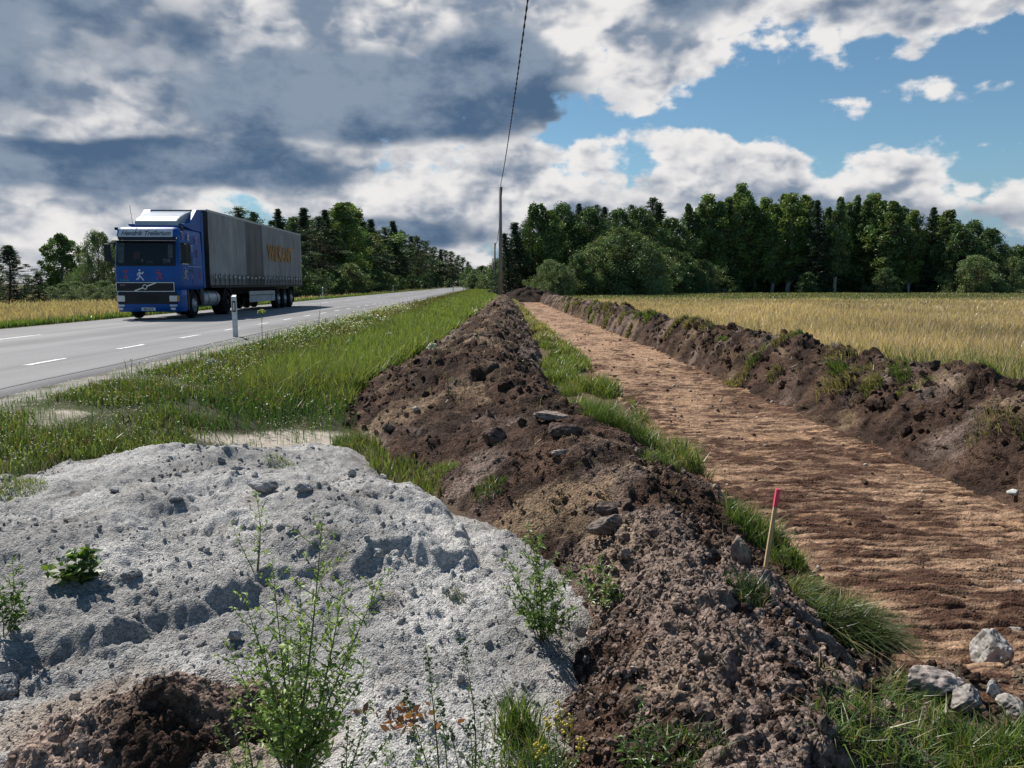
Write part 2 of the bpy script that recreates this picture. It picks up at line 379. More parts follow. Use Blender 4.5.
# painted dashes along the near edge and the middle, with worn ends
mb = MB()
def dashes(rc, w, l, gap, y0, y1):
    y = y0
    while y < y1:
        n = 8
        for i in range(n):
            a = y+l*i/n; b = y+l*(i+1)/n; s = .035 if i in (0, n-1) else .01
            xa = rc-.0308*a+(max(a-170, 0)**2)*.00016; xb = rc-.0308*b+(max(b-170, 0)**2)*.00016
            tt = 1-abs(((rc-ROAD_L)/(ROAD_R-ROAD_L))-.5)*2
            z = .02*tt+.004
            j = [random.uniform(-s, s) for _ in range(4)]
            mb.add([(xa-w/2+j[0],a,z),(xa+w/2+j[1],a,z),(xb+w/2+j[2],b,z),(xb-w/2+j[3],b,z)], [(0,1,2,3)])
        y += l+gap
dashes(-7.12, .11, 1.15, 1.9, 8.9, 170)
dashes(-11.0, .12, 2.2, 6.5, 17, 200)
M_PAINT = plain('road_paint', (.62,.62,.60), .7, var=.25, scale=9)
tag(mb.build('road_markings', M_PAINT), kind='structure')
# dark sealed joint along the near edge
mb = MB()
for y in np.arange(6, 120, 1.0):
    def xx(t): return -5.86-.0308*t+.02*math.sin(t*1.7)
    mb.add([(xx(y)-.03,y,.0065),(xx(y)+.03,y,.0065),(xx(y+1)+.03,y+1,.0065),(xx(y+1)-.03,y+1,.0065)], [(0,1,2,3)])
tag(mb.build('road_joint', plain('bitumen', (.05,.045,.045), .6)), kind='structure')

# ------------------------------------------------------------------ excavated path
n_y = 1500; ys = 2.9*np.exp(np.linspace(0, math.log(90/2.9), n_y)); qs = np.linspace(1.74, 4.80, 190)
Yp, Qp = np.meshgrid(ys, qs, indexing='ij'); Xp = Qp-.0205*Yp
base = h_ground(Xp, Yp, False)
tr = ss(0, .25, Qp-2.0)*ss(0, .25, 4.55-Qp)
patch = fbm(Xp*.9, Yp*.55, 4, 400); fine = fbm(Xp*5, Yp*9, 4, 410)
phase = Yp+.022*fbm(Xp*1.1, Yp*.8, 2, 420)+.03*Xp+.010*fbm(Xp*6, Yp*2, 2, 421)
rib = 2*ss(.0, .62, np.abs(np.sin(phase*np.pi/.125)))-1
ribm = .25+.75*ss(-.3, .05, fbm(Xp*1.3, Yp*1.1, 3, 430))*(.45+.55*ss(-.1,.2,fbm(Xp*6, Yp*3, 2, 431)))
Zp = base+.018+tr*(.022*patch+.017*rib*ribm*ss(40,14,Yp)+.024*fine+.012*ridged(Xp*3, Yp*12, 3, 444)+lumps(Xp*4, Yp*6, 440)*.022*ss(-.1,.3,patch)+lumps(Xp*13, Yp*13, 441)*.012*ss(-.2,.3,fbm(Xp*2,Yp*2,2,442))
     +lumps(Xp*28, Yp*28, 443)*.006)
Zp += (1-tr)*(.03*fbm(Xp*4, Yp*4, 3, 450)+lumps(Xp*6, Yp*6, 451)*.05)
tone = np.clip(.57+.14*ss(8,18,Yp)-.52*ss(-.20,.32,patch+.35*fine)+.30*(rib-.3)*ribm+.55*ss(-.15,.2,fbm(Xp*2.2, Yp*13, 4, 460))-.28+.45*fbm(Xp*1.2, Yp*4, 3, 461)+.38*ss(8, 26, Yp)*tr-.5*ss(.25,.6,lumps(Xp*4, Yp*6, 440)), 0, 1).reshape(-1,1)  # tread grooves are darkened here, their shade put into the colour
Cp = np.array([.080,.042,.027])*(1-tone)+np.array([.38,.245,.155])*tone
orange = ss(.1,.4,fbm(Xp*.8, Yp*1.6, 3, 470)).reshape(-1,1)*tone
Cp = Cp*(1-.4*orange)+np.array([.36,.20,.10])*.4*orange
Zp[:, 0] = -.75; Zp[:, -1] = -.75; Zp[0] = -.75; Zp[-1] = -.75
pathz = (ys, qs, Zp)
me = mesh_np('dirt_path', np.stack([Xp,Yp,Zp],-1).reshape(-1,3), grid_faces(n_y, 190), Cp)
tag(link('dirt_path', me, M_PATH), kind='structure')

# ------------------------------------------------------------------ banks and heaps of dug soil
DARK = np.array([.036,.022,.016]); BRN = np.array([.092,.055,.038]); DRY = np.array([.26,.195,.16]); TAN = np.array([.30,.215,.135])
def soil_col(x, y, z, dry=0., tan=0., seed=0):
    a = ss(-.25, .35, fbm(x*2.1, y*2.1, 4, 500+seed))[..., None]; b = ss(.0, .5, fbm(x*1.1, y*1.1, 4, 510+seed)+dry)[..., None]
    c = DARK*(1-a)+BRN*a; c = c*(1-b*.75)+DRY*b*.75
    if tan: 
        t = ss(.12, .4, fbm(x*1.3, y*.9, 3, 520+seed))[..., None]*tan; c = c*(1-t)+TAN*t
    return c
def bank(name, fn, tabc, y0, y1, ny, t0, t1, nt_, dryf, nclod, seed, cs):
    ys = y0*np.exp(np.linspace(0, math.log(y1/y0), ny)); tt = np.linspace(t0, t1, nt_)
    Yb, T = np.meshgrid(ys, tt, indexing='ij'); Xb = itp(Yb, tabc)+T-(0.0205*Yb if seed == 2 else 0)
    Zb = fn(Xb, Yb)
    # sideways wobble gives small overhangs
    am = .05
    Xd = Xb+am*fbm(Xb*5+3, Yb*5, 3, 600+seed); Yd = Yb+am*fbm(Xb*5, Yb*5+9, 3, 610+seed)
    Xd = Xd+.07*fbm(Yb*3.5, Zb*7+Xb, 4, 620+seed)+.03*ridged(Yb*9, Zb*12, 2, 622+seed); C = soil_col(Xb, Yb, Zb, dryf(Xb, Yb), .5, seed)
    parts = [(np.stack([Xd,Yd,Zb],-1).reshape(-1,3), grid_faces(ny, nt_), C.reshape(-1,3))]
    g = np.random.default_rng(seed)
    for rng_s, n, sub in ((cs, nclod, 1), ((cs[0]*2.0, cs[1]*1.5), nclod//20, 2)):
        yy = y0*np.exp(g.uniform(0, 1, n)**.9*math.log(min(y1, 40)/y0)); tq = g.uniform(t0*.9, t1*.9, n)
        xx = np.interp(yy, [k[0] for k in tabc], [k[1] for k in tabc])+tq-(0.0205*yy if seed == 2 else 0)
        zz = fn(xx, yy); gz = h_all(xx, yy); ok = (zz > gz-.005)&(zz > -.42)&((g.uniform(0,1,len(xx)) < .25+.75*ss(-.1,.25,fbm(xx*.9, yy*.7, 3, 630+seed)))|(yy < 4.5)); xx, yy, zz = xx[ok], yy[ok], zz[ok]
        s = rng_s[0]*(rng_s[1]/rng_s[0])**(g.uniform(0, 1, len(xx))**2.8)*np.clip(yy/6, .75, 2.4)
        c = soil_col(xx, yy, zz, dryf(xx, yy)+.12, .3, seed)*g.uniform(.8, 1.25, (len(xx), 1))
        parts.append(clods(np.stack([xx,yy,zz+s*.25],1), s, c, g, sub, (.34 if sub == 1 else .26)))
    V, F, C = join_np(parts)
    return link(name, mesh_np(name, V, [np.concatenate([f for f in F if f.shape[1] == k]) for k in (4, 3)], C, 'q'), M_SOIL)
bl = bank('soil_bank', h_bankl, BL_C, 1.15, 72, 1050, -2.25, 1.75, 300,
          lambda x, y: .75*ss(4.1, 3.3, y)*ss(.35,.75,x+.2*fbm(x*3,y*3,2,777))+.15*ss(4,3,y)+.10*ss(.2, .9, x)*ss(5,4,y)-.12*ss(6,9,y)*ss(14,11,y)+.1*ss(12,20,y), 9000, 1, (.006,.034))
tag(bl, 'long dark soil bank heaped between the green verge and the dirt path', 'soil bank')
brt = [(0,5.85),(8,5.75),(15,5.4),(22,5.1),(33,5.15),(90,5.1)]
br = bank('soil_bank', h_bankr, brt, 3.2, 88, 900, -1.9, 1.7, 300, lambda x, y: -.10+.15*ss(14, 25, y), 7000, 2, (.010,.045))
tag(br, 'lumpy brown soil bank between the dirt path and the dry hay field', 'soil bank')

# grey stone-dust heap
nx, ny = 760, 640
ys = .75*np.exp(np.linspace(0, math.log(8.7/.75), ny)); u = np.linspace(-1, 1, nx)
Yg, U = np.meshgrid(ys, u, indexing='ij'); Xg = -1.2+U*(1.9+.62*Yg)
Xg = np.clip(Xg, -7.6, .85) if False else np.where(Xg > .9, .9+(Xg-.9)*.02, Xg)
Zg = h_pile(Xg, Yg)
Xd = Xg+.02*fbm(Xg*6+3, Yg*6, 3, 700); Yd = Yg+.02*fbm(Xg*6, Yg*6+9, 3, 701)
def pile_col(x, y):
    a = ss(-.3, .35, fbm(x*1.4, y*1.4, 5, 710))[..., None]; b = ss(.18, .5, fbm(x*2.6, y*2.6, 4, 711))[..., None]
    c = np.array([.27,.262,.25])*(1-a)+np.array([.46,.445,.42])*a
    e = sdf(x, y, PILE)
    c = c*(1-.45*b)+np.array([.20,.17,.145])*.45*b
    k = ss(.35, .0, e+.12*fbm(x*4, y*4, 3, 712))[..., None]; c = c*(1-k*.35)+np.array([.34,.28,.22])*k*.35
    d = ss(.75, .3, np.hypot((x+1.18)/1.1, (y-2.42)/.62)+.3*fbm(x*3, y*3, 3, 713))[..., None]; c = c*(1-.6*d)+np.array([.24,.16,.10])*.6*d
    return c
parts = [(np.stack([Xd,Yd,Zg],-1).reshape(-1,3), grid_faces(ny, nx), pile_col(Xg, Yg).reshape(-1,3))]
g = np.random.default_rng(31)
for n, (s0, s1), sub in ((9000, (.004,.016), 1), (900, (.010,.030), 2)):
    yy = 1.6*np.exp(g.uniform(0, 1, n)*math.log(7.6/1.6)); xx = g.uniform(-1, 1, n)*.72*yy-.3
    k = ss(-.15, .3, fbm(xx*1.1, yy*1.1, 3, 90)+.1) > g.uniform(0, 1, n)*.9
    e = sdf(xx, yy, PILE) > .05; xx, yy = xx[k&e], yy[k&e]; zz = h_pile(xx, yy)
    ok = (zz > h_bankl(xx, yy))&(zz > h_mound(xx, yy)); xx, yy, zz = xx[ok], yy[ok], zz[ok]
    s = s0*(s1/s0)**(g.uniform(0, 1, len(xx))**2)*np.clip(yy/4, .7, 1.5)
    parts.append(clods(np.stack([xx,yy,zz+s*.2],1), s, pile_col(xx, yy)*g.uniform(.8, 1.2, (len(xx), 1)), g, sub, .2))
V, F, C = join_np(parts)
gp = link('gravel_heap', mesh_np('gravel_heap', V, [np.concatenate([f for f in F if f.shape[1] == k]) for k in (4, 3)], C, 'q'), M_GRAVEL)
tag(gp, 'pale grey heap of stone dust spread beside the soil bank, with a crumbling ledge', 'gravel heap')
# small brown mound lying on it
u = np.linspace(-1, 1, 300); Xg, Yg = np.meshgrid(-1.18+u*.95, 2.42+u*.75, indexing='ij'); Zg = h_mound(Xg, Yg)
mcol = lambda x, y: soil_col(x, y, 0, .3, 1.0, 7)*1.35
parts = [(np.stack([Xg+.02*fbm(Xg*8,Yg*8,2,720),Yg+.02*fbm(Xg*8,Yg*8,2,721),Zg],-1).reshape(-1,3), grid_faces(300, 300), mcol(Xg, Yg).reshape(-1,3))]
xx = g.normal(-1.18, .33, 2600); yy = g.normal(2.42, .22, 2600); zz = h_mound(xx, yy); ok = zz > h_pile(xx, yy); xx, yy, zz = xx[ok], yy[ok], zz[ok]
s = .003*(6)**(g.uniform(0, 1, len(xx))**2.6)
parts.append(clods(np.stack([xx,yy,zz],1), s, mcol(xx, yy)*g.uniform(.8, 1.3, (len(xx), 1)), g, 1))
V, F, C = join_np(parts)
tag(link('soil_mound', mesh_np('soil_mound', V, [np.concatenate([f for f in F if f.shape[1] == k]) for k in (4, 3)], C, 'q'), M_SOIL),
    'small crumbly brown soil mound lying on the front of the grey gravel heap', 'soil mound')
# dark heap at the far end of the path
Xg, Yg = np.meshgrid(np.linspace(-4, 8, 150), np.linspace(80, 88.5, 90), indexing='ij'); Zg = h_heap(Xg, Yg)
me = mesh_np('soil_heap', np.stack([Xg,Yg,Zg],-1).reshape(-1,3), grid_faces(150, 90), (soil_col(Xg, Yg, 0, -.3, 0, 9)*.55).reshape(-1,3))
tag(link('soil_heap', me, M_SOIL), 'low blackish heap of earth and brush closing the far end of the dirt path', 'soil heap')

# ------------------------------------------------------------------ stones
def stone(name, px, py, s, col, label, group, sc=(1,1,1), seed=0, sink=.25, rz=0., flat=0, y=None):
    g = np.random.default_rng(seed+900)
    v, f = ico(5); v = v.copy()
    # cut with random planes for facets
    for i in range(15):
        n = g.normal(size=3); n /= np.linalg.norm(n); d = g.uniform(.50, .85); k = v@n; m = k > d
        v[m] -= np.outer(k[m]-d, n)*.93
    nz = fbm(v[:,0]*2.2+seed, v[:,1]*2.2+v[:,2]*1.7, 4, 910+seed)
    pit_shade = lumps(v[:,0]*3.2+v[:,2]*2+seed, v[:,1]*3.2+v[:,2]*2, 917)  # shade of small holes, painted as dark spots in the colour
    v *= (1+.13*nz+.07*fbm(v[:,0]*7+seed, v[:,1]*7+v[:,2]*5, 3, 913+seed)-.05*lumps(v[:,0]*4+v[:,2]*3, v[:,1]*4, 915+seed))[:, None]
    v = v*np.array(sc)*s
    c, sn = math.cos(rz), math.sin(rz); v = np.stack([v[:,0]*c-v[:,1]*sn, v[:,0]*sn+v[:,1]*c, v[:,2]], 1)
    x, yy, z = place(px, py)
    cc = np.array(col)*(1+.45*nz[:, None])*(1-.6*ss(.35,.8,pit_shade)[:,None]); dirt = ss(.0, .5, -v[:,2]/(s*sc[2])+.4*nz)[:, None]*.45
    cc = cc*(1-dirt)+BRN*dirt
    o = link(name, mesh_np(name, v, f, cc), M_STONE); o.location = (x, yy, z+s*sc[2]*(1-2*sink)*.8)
    return tag(o, label, 'stone', group)
LIME = (.40,.38,.35); GRY = (.30,.27,.24); PALE = (.34,.29,.26); BR = (.16,.12,.095)
stone('stone', 990, 668, .125, LIME, 'pale limestone block with dark holes, biggest and furthest of the rubble by the path end', 'rubble at the near end of the path', (.85,.8,1.0), 1, .12, .4)
stone('stone', 932, 694, .105, PALE, 'rounded pinkish grey limestone lump just behind the grass, nearest the turf clump', 'rubble at the near end of the path', (1.2,.9,.7), 2, .15, .2)
stone('stone', 962, 704, .085, GRY, 'brownish stone wedged in the middle of the rubble at the path end', 'rubble at the near end of the path', (1.4,.9,.6), 3, .2, .9)
stone('stone', 993, 702, .050, LIME, 'small upright pale stone in front of the biggest limestone block', 'rubble at the near end of the path', (.8,.8,1.15), 4, .15, .3)
stone('stone', 1013, 712, .060, GRY, 'dull grey stone in the rubble, nearest the corner with the grass', 'rubble at the near end of the path', (1.2,1,.7), 5, .2, 1.4)
stone('stone', 965, 745, .052, PALE, 'flat pale slab half hidden in the long grass in front of the rubble', 'rubble at the near end of the path', (1.5,.8,.3), 6, .2, .1)
stone('stone', 1014, 634, .045, GRY, 'dark grey stone on the path beside the biggest limestone block', 'rubble at the near end of the path', (1.2,.9,.6), 7, .2, .6)
stone('stone', 1008, 590, .045, PALE, 'flat whitish stone lying on the path beyond the limestone rubble', 'loose stones on the path', (1.6,.9,.35), 8, .2, -.5)
stone('stone', 1018, 583, .030, GRY, 'dark small stone touching the flat whitish stone on the path', 'loose stones on the path', (1.3,.9,.5), 9, .2, .3)
stone('stone', 886, 527, .040, BR, 'flat brown stone lying in the middle of the dirt path', 'loose stones on the path', (1.8,.9,.3), 10, .2, .2)
stone('stone', 1014, 497, .070, (.6,.59,.56), 'white chalky lump at the foot of the soil bank beside the hay field', 'loose stones on the path', (1.5,.8,.5), 11, .2, .1)
stone('stone', 742, 562, .075, (.26,.21,.165), 'tall brown boulder standing beside the red tipped stake', 'stones in the long soil bank', (.75,.7,1.15), 12, .15, .2)
stone('stone', 603, 534, .115, (.20,.16,.135), 'slanting flat brown boulder above the weeds on the long soil bank', 'stones in the long soil bank', (1.25,.6,.55), 13, .15, .5)
stone('stone', 604, 512, .10, (.12,.09,.075), 'dark boulder partly buried behind the slanting flat one', 'stones in the long soil bank', (1.4,.8,.6), 14, .3, .2)
stone('stone', 624, 560, .045, (.33,.26,.22), 'small rounded tan stone below the slanting boulder', 'stones in the long soil bank', (1,.8,.9), 15, .2, .2)
stone('stone', 496, 442, .13, (.15,.10,.08), 'reddish brown boulder half sunk in the open face of the soil bank', 'stones in the long soil bank', (1,.8,.8), 16, .3, .2)
stone('stone', 549, 418, .13, (.30,.24,.20), 'pale elongated stone on the crest of the soil bank', 'stones in the long soil bank', (1.6,.7,.35), 17, .2, -.3)
stone('stone', 562, 434, .13, (.11,.08,.065), 'dark angular stone just below the pale elongated one on the crest', 'stones in the long soil bank', (1.3,.8,.6), 18, .3, .1)
stone('stone', 389, 431, .07, (.20,.15,.12), 'round brown stone near the left foot of the soil bank by the tall grass', 'stones in the long soil bank', (1.1,.9,.8), 19, .2, .1)
stone('stone', 416, 412, .05, (.42,.36,.32), 'tiny pale pebble high on the open face of the soil bank', 'stones in the long soil bank', (1,.9,.7), 20, .2, .1)
stone('stone', 558, 456, .06, (.36,.28,.23), 'small tan stone on the soil bank beneath the dark angular stone', 'stones in the long soil bank', (1.4,.8,.5), 21, .2, .4)
PG = (.36,.355,.35)
for i, (px, py, s, sc, lb) in enumerate([
    (264, 492, .085, (1.3,.9,.8), 'large grey lump on the heap crest beside the smaller pale lump'),
    (303, 492, .060, (1.1,.9,.8), 'pale grey lump between the large lump and the ridge of the gravel heap'),
    (134, 577, .045, (1.2,.9,.8), 'rounded grey stone alone in the middle of the gravel heap'),
    (8, 690, .060, (1.3,.9,.8), 'grey boulder at the frame edge below the gravel ledge'),
    (115, 492, .040, (1.2,.9,.5), 'small dark edged stone high on the gravel heap'),
    (176, 500, .050, (1.2,.9,.6), 'flat grey stone halfway between the heap crest and the ledge'),
    (352, 478, .045, (.8,.7,1.1), 'pointed grey stone standing up from the gravel near the sandy patch'),
    (235, 640, .035, (1.2,.9,.9), 'grey stone at the foot of the gravel ledge behind the tall weed'),
    (373, 607, .030, (1.2,.9,.8), 'grey stone lying alone in the shade below the gravel ledge'),
    (237, 470, .035, (1.3,.9,.6), 'small stone behind the large lump on the heap')]):
    o = stone('stone', px, py, s, PG, lb, 'stones on the gravel heap', sc, 30+i, .2, i*.7)
    o.data.materials.clear(); o.data.materials.append(M_GRAVEL)
# pale scraps scattered on the path: stuff
g = np.random.default_rng(77); n = 900
yy = 3.6*np.exp(g.uniform(0,1,n)*math.log(40/3.6)); qq = g.uniform(2.05, 4.5, n); xx = qq-.0205*yy
iy = np.clip(np.searchsorted(pathz[0], yy), 0, n_y-1); iq = np.clip(np.searchsorted(pathz[1], qq), 0, 189); zz = pathz[2][iy, iq]
s = .005*(5)**(g.uniform(0,1,n)**3)*np.clip(yy/7, .8, 2)
cc = np.where(g.uniform(0,1,(n,1)) < .25, np.array([[.42,.37,.32]]), np.array([[.12,.075,.05]]))*g.uniform(.7,1.2,(n,1))
V, F, C = clods(np.stack([xx,yy,zz+s*.2],1), s, cc, g, 1)
tag(link('path_pebbles', mesh_np('path_pebbles', V, F, C), M_STONE), kind='stuff')

g = np.random.default_rng(79); n = 15000; yy = 1.7*np.exp(g.uniform(0,1,n)*math.log(4.3/1.7)); xx = g.uniform(.1, 1.6, n); k = h_bankl(xx, yy) > h_pile(xx, yy)+.0; xx, yy = xx[k], yy[k]; zz = h_all(xx, yy)
k = zz > -.4; xx, yy, zz = xx[k], yy[k], zz[k]; n = len(xx)
s = .0022*(9)**(g.uniform(0,1,n)**2.3); V, F, C = clods(np.stack([xx,yy,zz+s*.25],1), s, soil_col(xx, yy, 0, .55*ss(4.3,3.4,yy), .1, 1)*g.uniform(.7,1.5,(n,1)), g, 1, .35)
tag(link('soil_crumbs', mesh_np('soil_crumbs', V, F, C, False), M_SOIL), kind='stuff')
g = np.random.default_rng(78); n = 11000; yy = 1.9*np.exp(g.uniform(0,1,n)*math.log(6.5/1.9)); xx = g.uniform(.9, 2.7, n); k = (Q(xx,yy) < 1.98)|(yy < 3.5); xx, yy = xx[k], yy[k]; zz = h_all(xx, yy); n = len(xx)
s = .004*(7)**(g.uniform(0,1,n)**2.2); V, F, C = clods(np.stack([xx,yy,zz+s*.2],1), s, soil_col(xx, yy, 0, .1, .4, 11)*g.uniform(.8,1.3,(n,1)), g, 1, .35)
tag(link('soil_crumbs', mesh_np('soil_crumbs', V, F, C, False), M_SOIL), kind='stuff')
# ------------------------------------------------------------------ trees: trunk with limbs, crown of leaf faces
def leaf_faces(P, S, C, g, up=.0, asp=.55):
    n = len(P); a = g.normal(size=(n,3)); a[:,2] *= .6; a /= np.linalg.norm(a, axis=1)[:,None]
    b = g.normal(size=(n,3)); b[:,2] += up; b -= (b*a).sum(1)[:,None]*a; b /= np.linalg.norm(b, axis=1)[:,None]
    s = S[:,None]
    V = np.stack([P-a*s, P-b*s*asp+a*s*.1, P+a*s, P+b*s*asp+a*s*.1], 1).reshape(-1,3)
    return V, np.arange(4*n).reshape(n,4), np.repeat(C, 4, 0)
KINDS = {   # t0, envelope R(t), clumps, clump radius, flat, colour
 'pine':   (.22, [(0,.12),(.15,.22),(.45,.25),(.75,.18),(1,.03)], 74, .050, .45, (.050,.082,.040), (.14,.085,.06)),
 'spruce': (.04, [(0,.20),(.3,.155),(.6,.095),(.85,.045),(1,.008)], 150, .034, .5, (.028,.052,.028), (.08,.06,.045)),
 'birch':  (.16, [(0,.08),(.2,.15),(.5,.17),(.8,.10),(1,.022)], 96, .040, .9, (.115,.175,.050), (.42,.41,.38)),
 'aspen':  (.22, [(0,.06),(.15,.09),(.4,.110),(.7,.085),(1,.022)], 92, .032, .9, (.088,.135,.050), (.30,.29,.24)),
 'broadleaf': (.02, [(0,.30),(.2,.38),(.5,.37),(.8,.24),(1,.07)], 170, .062, .8, (.064,.108,.038), (.10,.08,.06)),
 'willow': (.00, [(0,.42),(.25,.52),(.5,.50),(.8,.32),(1,.08)], 170, .080, .85, (.105,.150,.062), (.10,.08,.06)),
 'young_pine': (.03, [(0,.40),(.25,.42),(.5,.33),(.75,.18),(1,.03)], 150, .055, .4, (.040,.070,.038), (.12,.08,.055)),
 'young_birch': (.06, [(0,.16),(.2,.24),(.5,.25),(.8,.17),(1,.03)], 120, .055, .9, (.10,.16,.045), (.35,.34,.30)),
}
PROTO = {}
def tree_meshes(kind, h, leaves, leaf, seed):
    g = np.random.default_rng(seed); t0, env, nc, rc, flat, col, bark = KINDS[kind]
    mb = MB(); lean = g.normal(0, .02, 2)*h
    def axis(t): return np.array([lean[0]*t*t+.012*h*math.sin(t*7+seed), lean[1]*t*t+.012*h*math.cos(t*6+seed), h*t])
    rb = .018*h if kind not in ('willow',) else .014*h
    mb.tube([axis(t) for t in np.linspace(0, .97, 12)], [rb*(1-t)**.8+.004*h for t in np.linspace(0, .97, 12)], 7, bark)
    if kind in ('willow', 'broadleaf'):
        for k in range(5):
            an = k*1.26+g.uniform(0,.5); p = axis(.03); e = np.array([math.cos(an)*.3*h, math.sin(an)*.3*h, h*g.uniform(.55,.8)])
            mb.tube([p, p+(e-p)*.5+np.array([0,0,.06*h]), e], [rb*.7, rb*.45, rb*.15], 5, bark)
    te = [a for a, b in env]; re_ = [b for a, b in env]
    P = []; S = []; C = []
    lob = g.uniform(0, 6.28, 3)
    per = leaves//nc
    for i in range(nc):
        t = (i+g.uniform())/nc; t = t**(.85 if kind in ('spruce','young_pine') else .95)
        zt = t0+(1-t0)*t; an = i*2.399+g.uniform(-.4,.4)
        Rm = np.interp(t, te, re_)*h*(1+.28*math.sin(an*2+lob[0]+t*7)+.20*math.sin(an*3+lob[1]-t*13)+.15*math.sin(t*19+lob[2]))
        if kind in ('pine', 'aspen', 'birch'): Rm *= g.uniform(.35, 1.25)*(1.45 if g.uniform() < .14 else 1)
        rr = Rm*g.uniform(.45, 1.0)**.6
        c = axis(min(zt, 1)); zc = c[2]-(.25*rr if kind == 'spruce' else 0)
        cc = np.array([c[0]+rr*math.cos(an), c[1]+rr*math.sin(an), max(zc, rc*h*.5)])
        cc[2] = min(cc[2], h*1.0)
        a0 = axis(max(t0*.5, min(zt-.12*(kind in ('birch','aspen','broadleaf','willow')), .95)))
        mb.tube([a0, (a0+cc)/2+np.array([0,0,.015*h]), cc], [rb*.28*(1.1-zt)+.0022*h, rb*.16*(1.1-zt)+.0018*h, .001*h], 4, bark, cap=False)
        k = int(per*g.uniform(.6, 1.4)*(1.2-.45*t)); r_ = rc*h*g.uniform(.5, 1.35)*(1.25-.55*t)
        d = g.normal(size=(k,3)); d /= np.linalg.norm(d, axis=1)[:,None]; d *= (g.uniform(0,1,k)**.45)[:,None]*r_*1.5; d[:,2] *= flat
        if kind in ('pine','young_pine','spruce'):
            al = g.uniform(-1.1,.4,k)[:,None]*np.array([math.cos(an),math.sin(an),.1])*r_; d = d*.75+al
            if kind == 'spruce': d[:,2] -= np.abs(g.normal(0,.4,k))*r_*.6
        P.append(cc+d); S.append(leaf*g.uniform(.6,1.35,k))
        tone = g.uniform(.6,1.45); hue = g.uniform(-.04,.14)
        C.append(np.array(col)*1.28*tone*g.uniform(.75,1.25,(k,1))*np.array([1+hue*2,1,1-hue]))
    P = np.concatenate(P); S = np.concatenate(S); C = np.concatenate(C); P[:,2] = np.maximum(P[:,2], .05)
    V, F, Cc = leaf_faces(P, S, C, g, .5, .28 if 'pine' in kind or kind == 'spruce' else .6)
    crown = mesh_np('crown', V, F, Cc, False); crown.materials.append(M_TREE)
    me = bpy.data.meshes.new('trunk'); me.from_pydata(mb.v, [], mb.f)
    a = me.color_attributes.new('Col','FLOAT_COLOR','POINT'); q = np.ones((len(mb.v),4),np.float32); q[:,:3] = np.array(mb.c); a.data.foreach_set('color', q.ravel())
    me.polygons.foreach_set('use_smooth', np.ones(len(me.polygons), bool)); me.materials.append(M_BARK)
    return me, crown
def proto(kind, size, k):
    """meshes one metre tall times h; size class: 0 far, 1 middle, 2 near"""
    key = (kind, size, k)
    if key not in PROTO:
        leaves, leaf = ((5200, .016), (13000, .0105), (20000, .0095))[size]
        if kind in ('willow','broadleaf'): leaf *= 1.25; leaves = int(leaves*1.35)
        if 'young' in kind: leaf *= 1.5
        PROTO[key] = tree_meshes(kind, 1.0, leaves, leaf, hash_seed(kind)+k*17+size)
    return PROTO[key]
def hash_seed(s): return sum((i+3)*ord(c) for i, c in enumerate(s)) % 9973
def tree(name, kind, x, y, h, size, k, label, cat, group=None, wide=1.0):
    z = float(h_ground(x, y))-.05
    e = bpy.data.objects.new(name, None); COL.objects.link(e); e.location = (x, y, z); e.empty_display_size = .3
    e.rotation_euler = (0, 0, random.uniform(0, 6.28)); e.scale = (h*wide, h*wide, h)
    tag(e, label, cat, group)
    a, b = proto(kind, size, k)
    for n, m in (('trunk', a), ('crown', b)):
        o = bpy.data.objects.new(n, m); COL.objects.link(o); o.parent = e
    return e
def atpx(px, D): return (px-512)/FPX*D
def top_h(py, D, z=-.4):           # height of a tree at distance D whose top shows at row py
    el = math.atan((384-py)/FPX)-PITCH
    return D*math.tan(el)+CAM_Z-z
ORD = ['first','second','third','fourth','fifth','sixth','seventh','eighth','ninth','tenth','eleventh','twelfth','thirteenth','fourteenth','fifteenth','sixteenth','seventeenth','eighteenth','nineteenth','twentieth']
def ordi(i):
    if i < 20: return ORD[i]
    t = {2:'twenty',3:'thirty',4:'forty',5:'fifty',6:'sixty',7:'seventy'}[(i+1)//10]; u = (i+1) % 10
    return t+'-'+ORD[u-1] if u else {2:'twentieth',3:'thirtieth',4:'fortieth',5:'fiftieth',6:'sixtieth',7:'seventieth'}[(i+1)//10]
NAME = {'pine':'pine_tree','spruce':'spruce_tree','birch':'birch_tree','aspen':'aspen_tree','broadleaf':'broadleaf_tree','willow':'willow_bush','young_pine':'young_pine_tree','young_birch':'birch_tree'}
LOOK = {'pine':'dark ragged pine','spruce':'narrow dark pointed spruce','birch':'loose light green birch','aspen':'tall slender pale trunked aspen','broadleaf':'broad rounded leafy tree','willow':'pale green round bush','young_pine':'bushy young pine','young_birch':'slim young birch'}
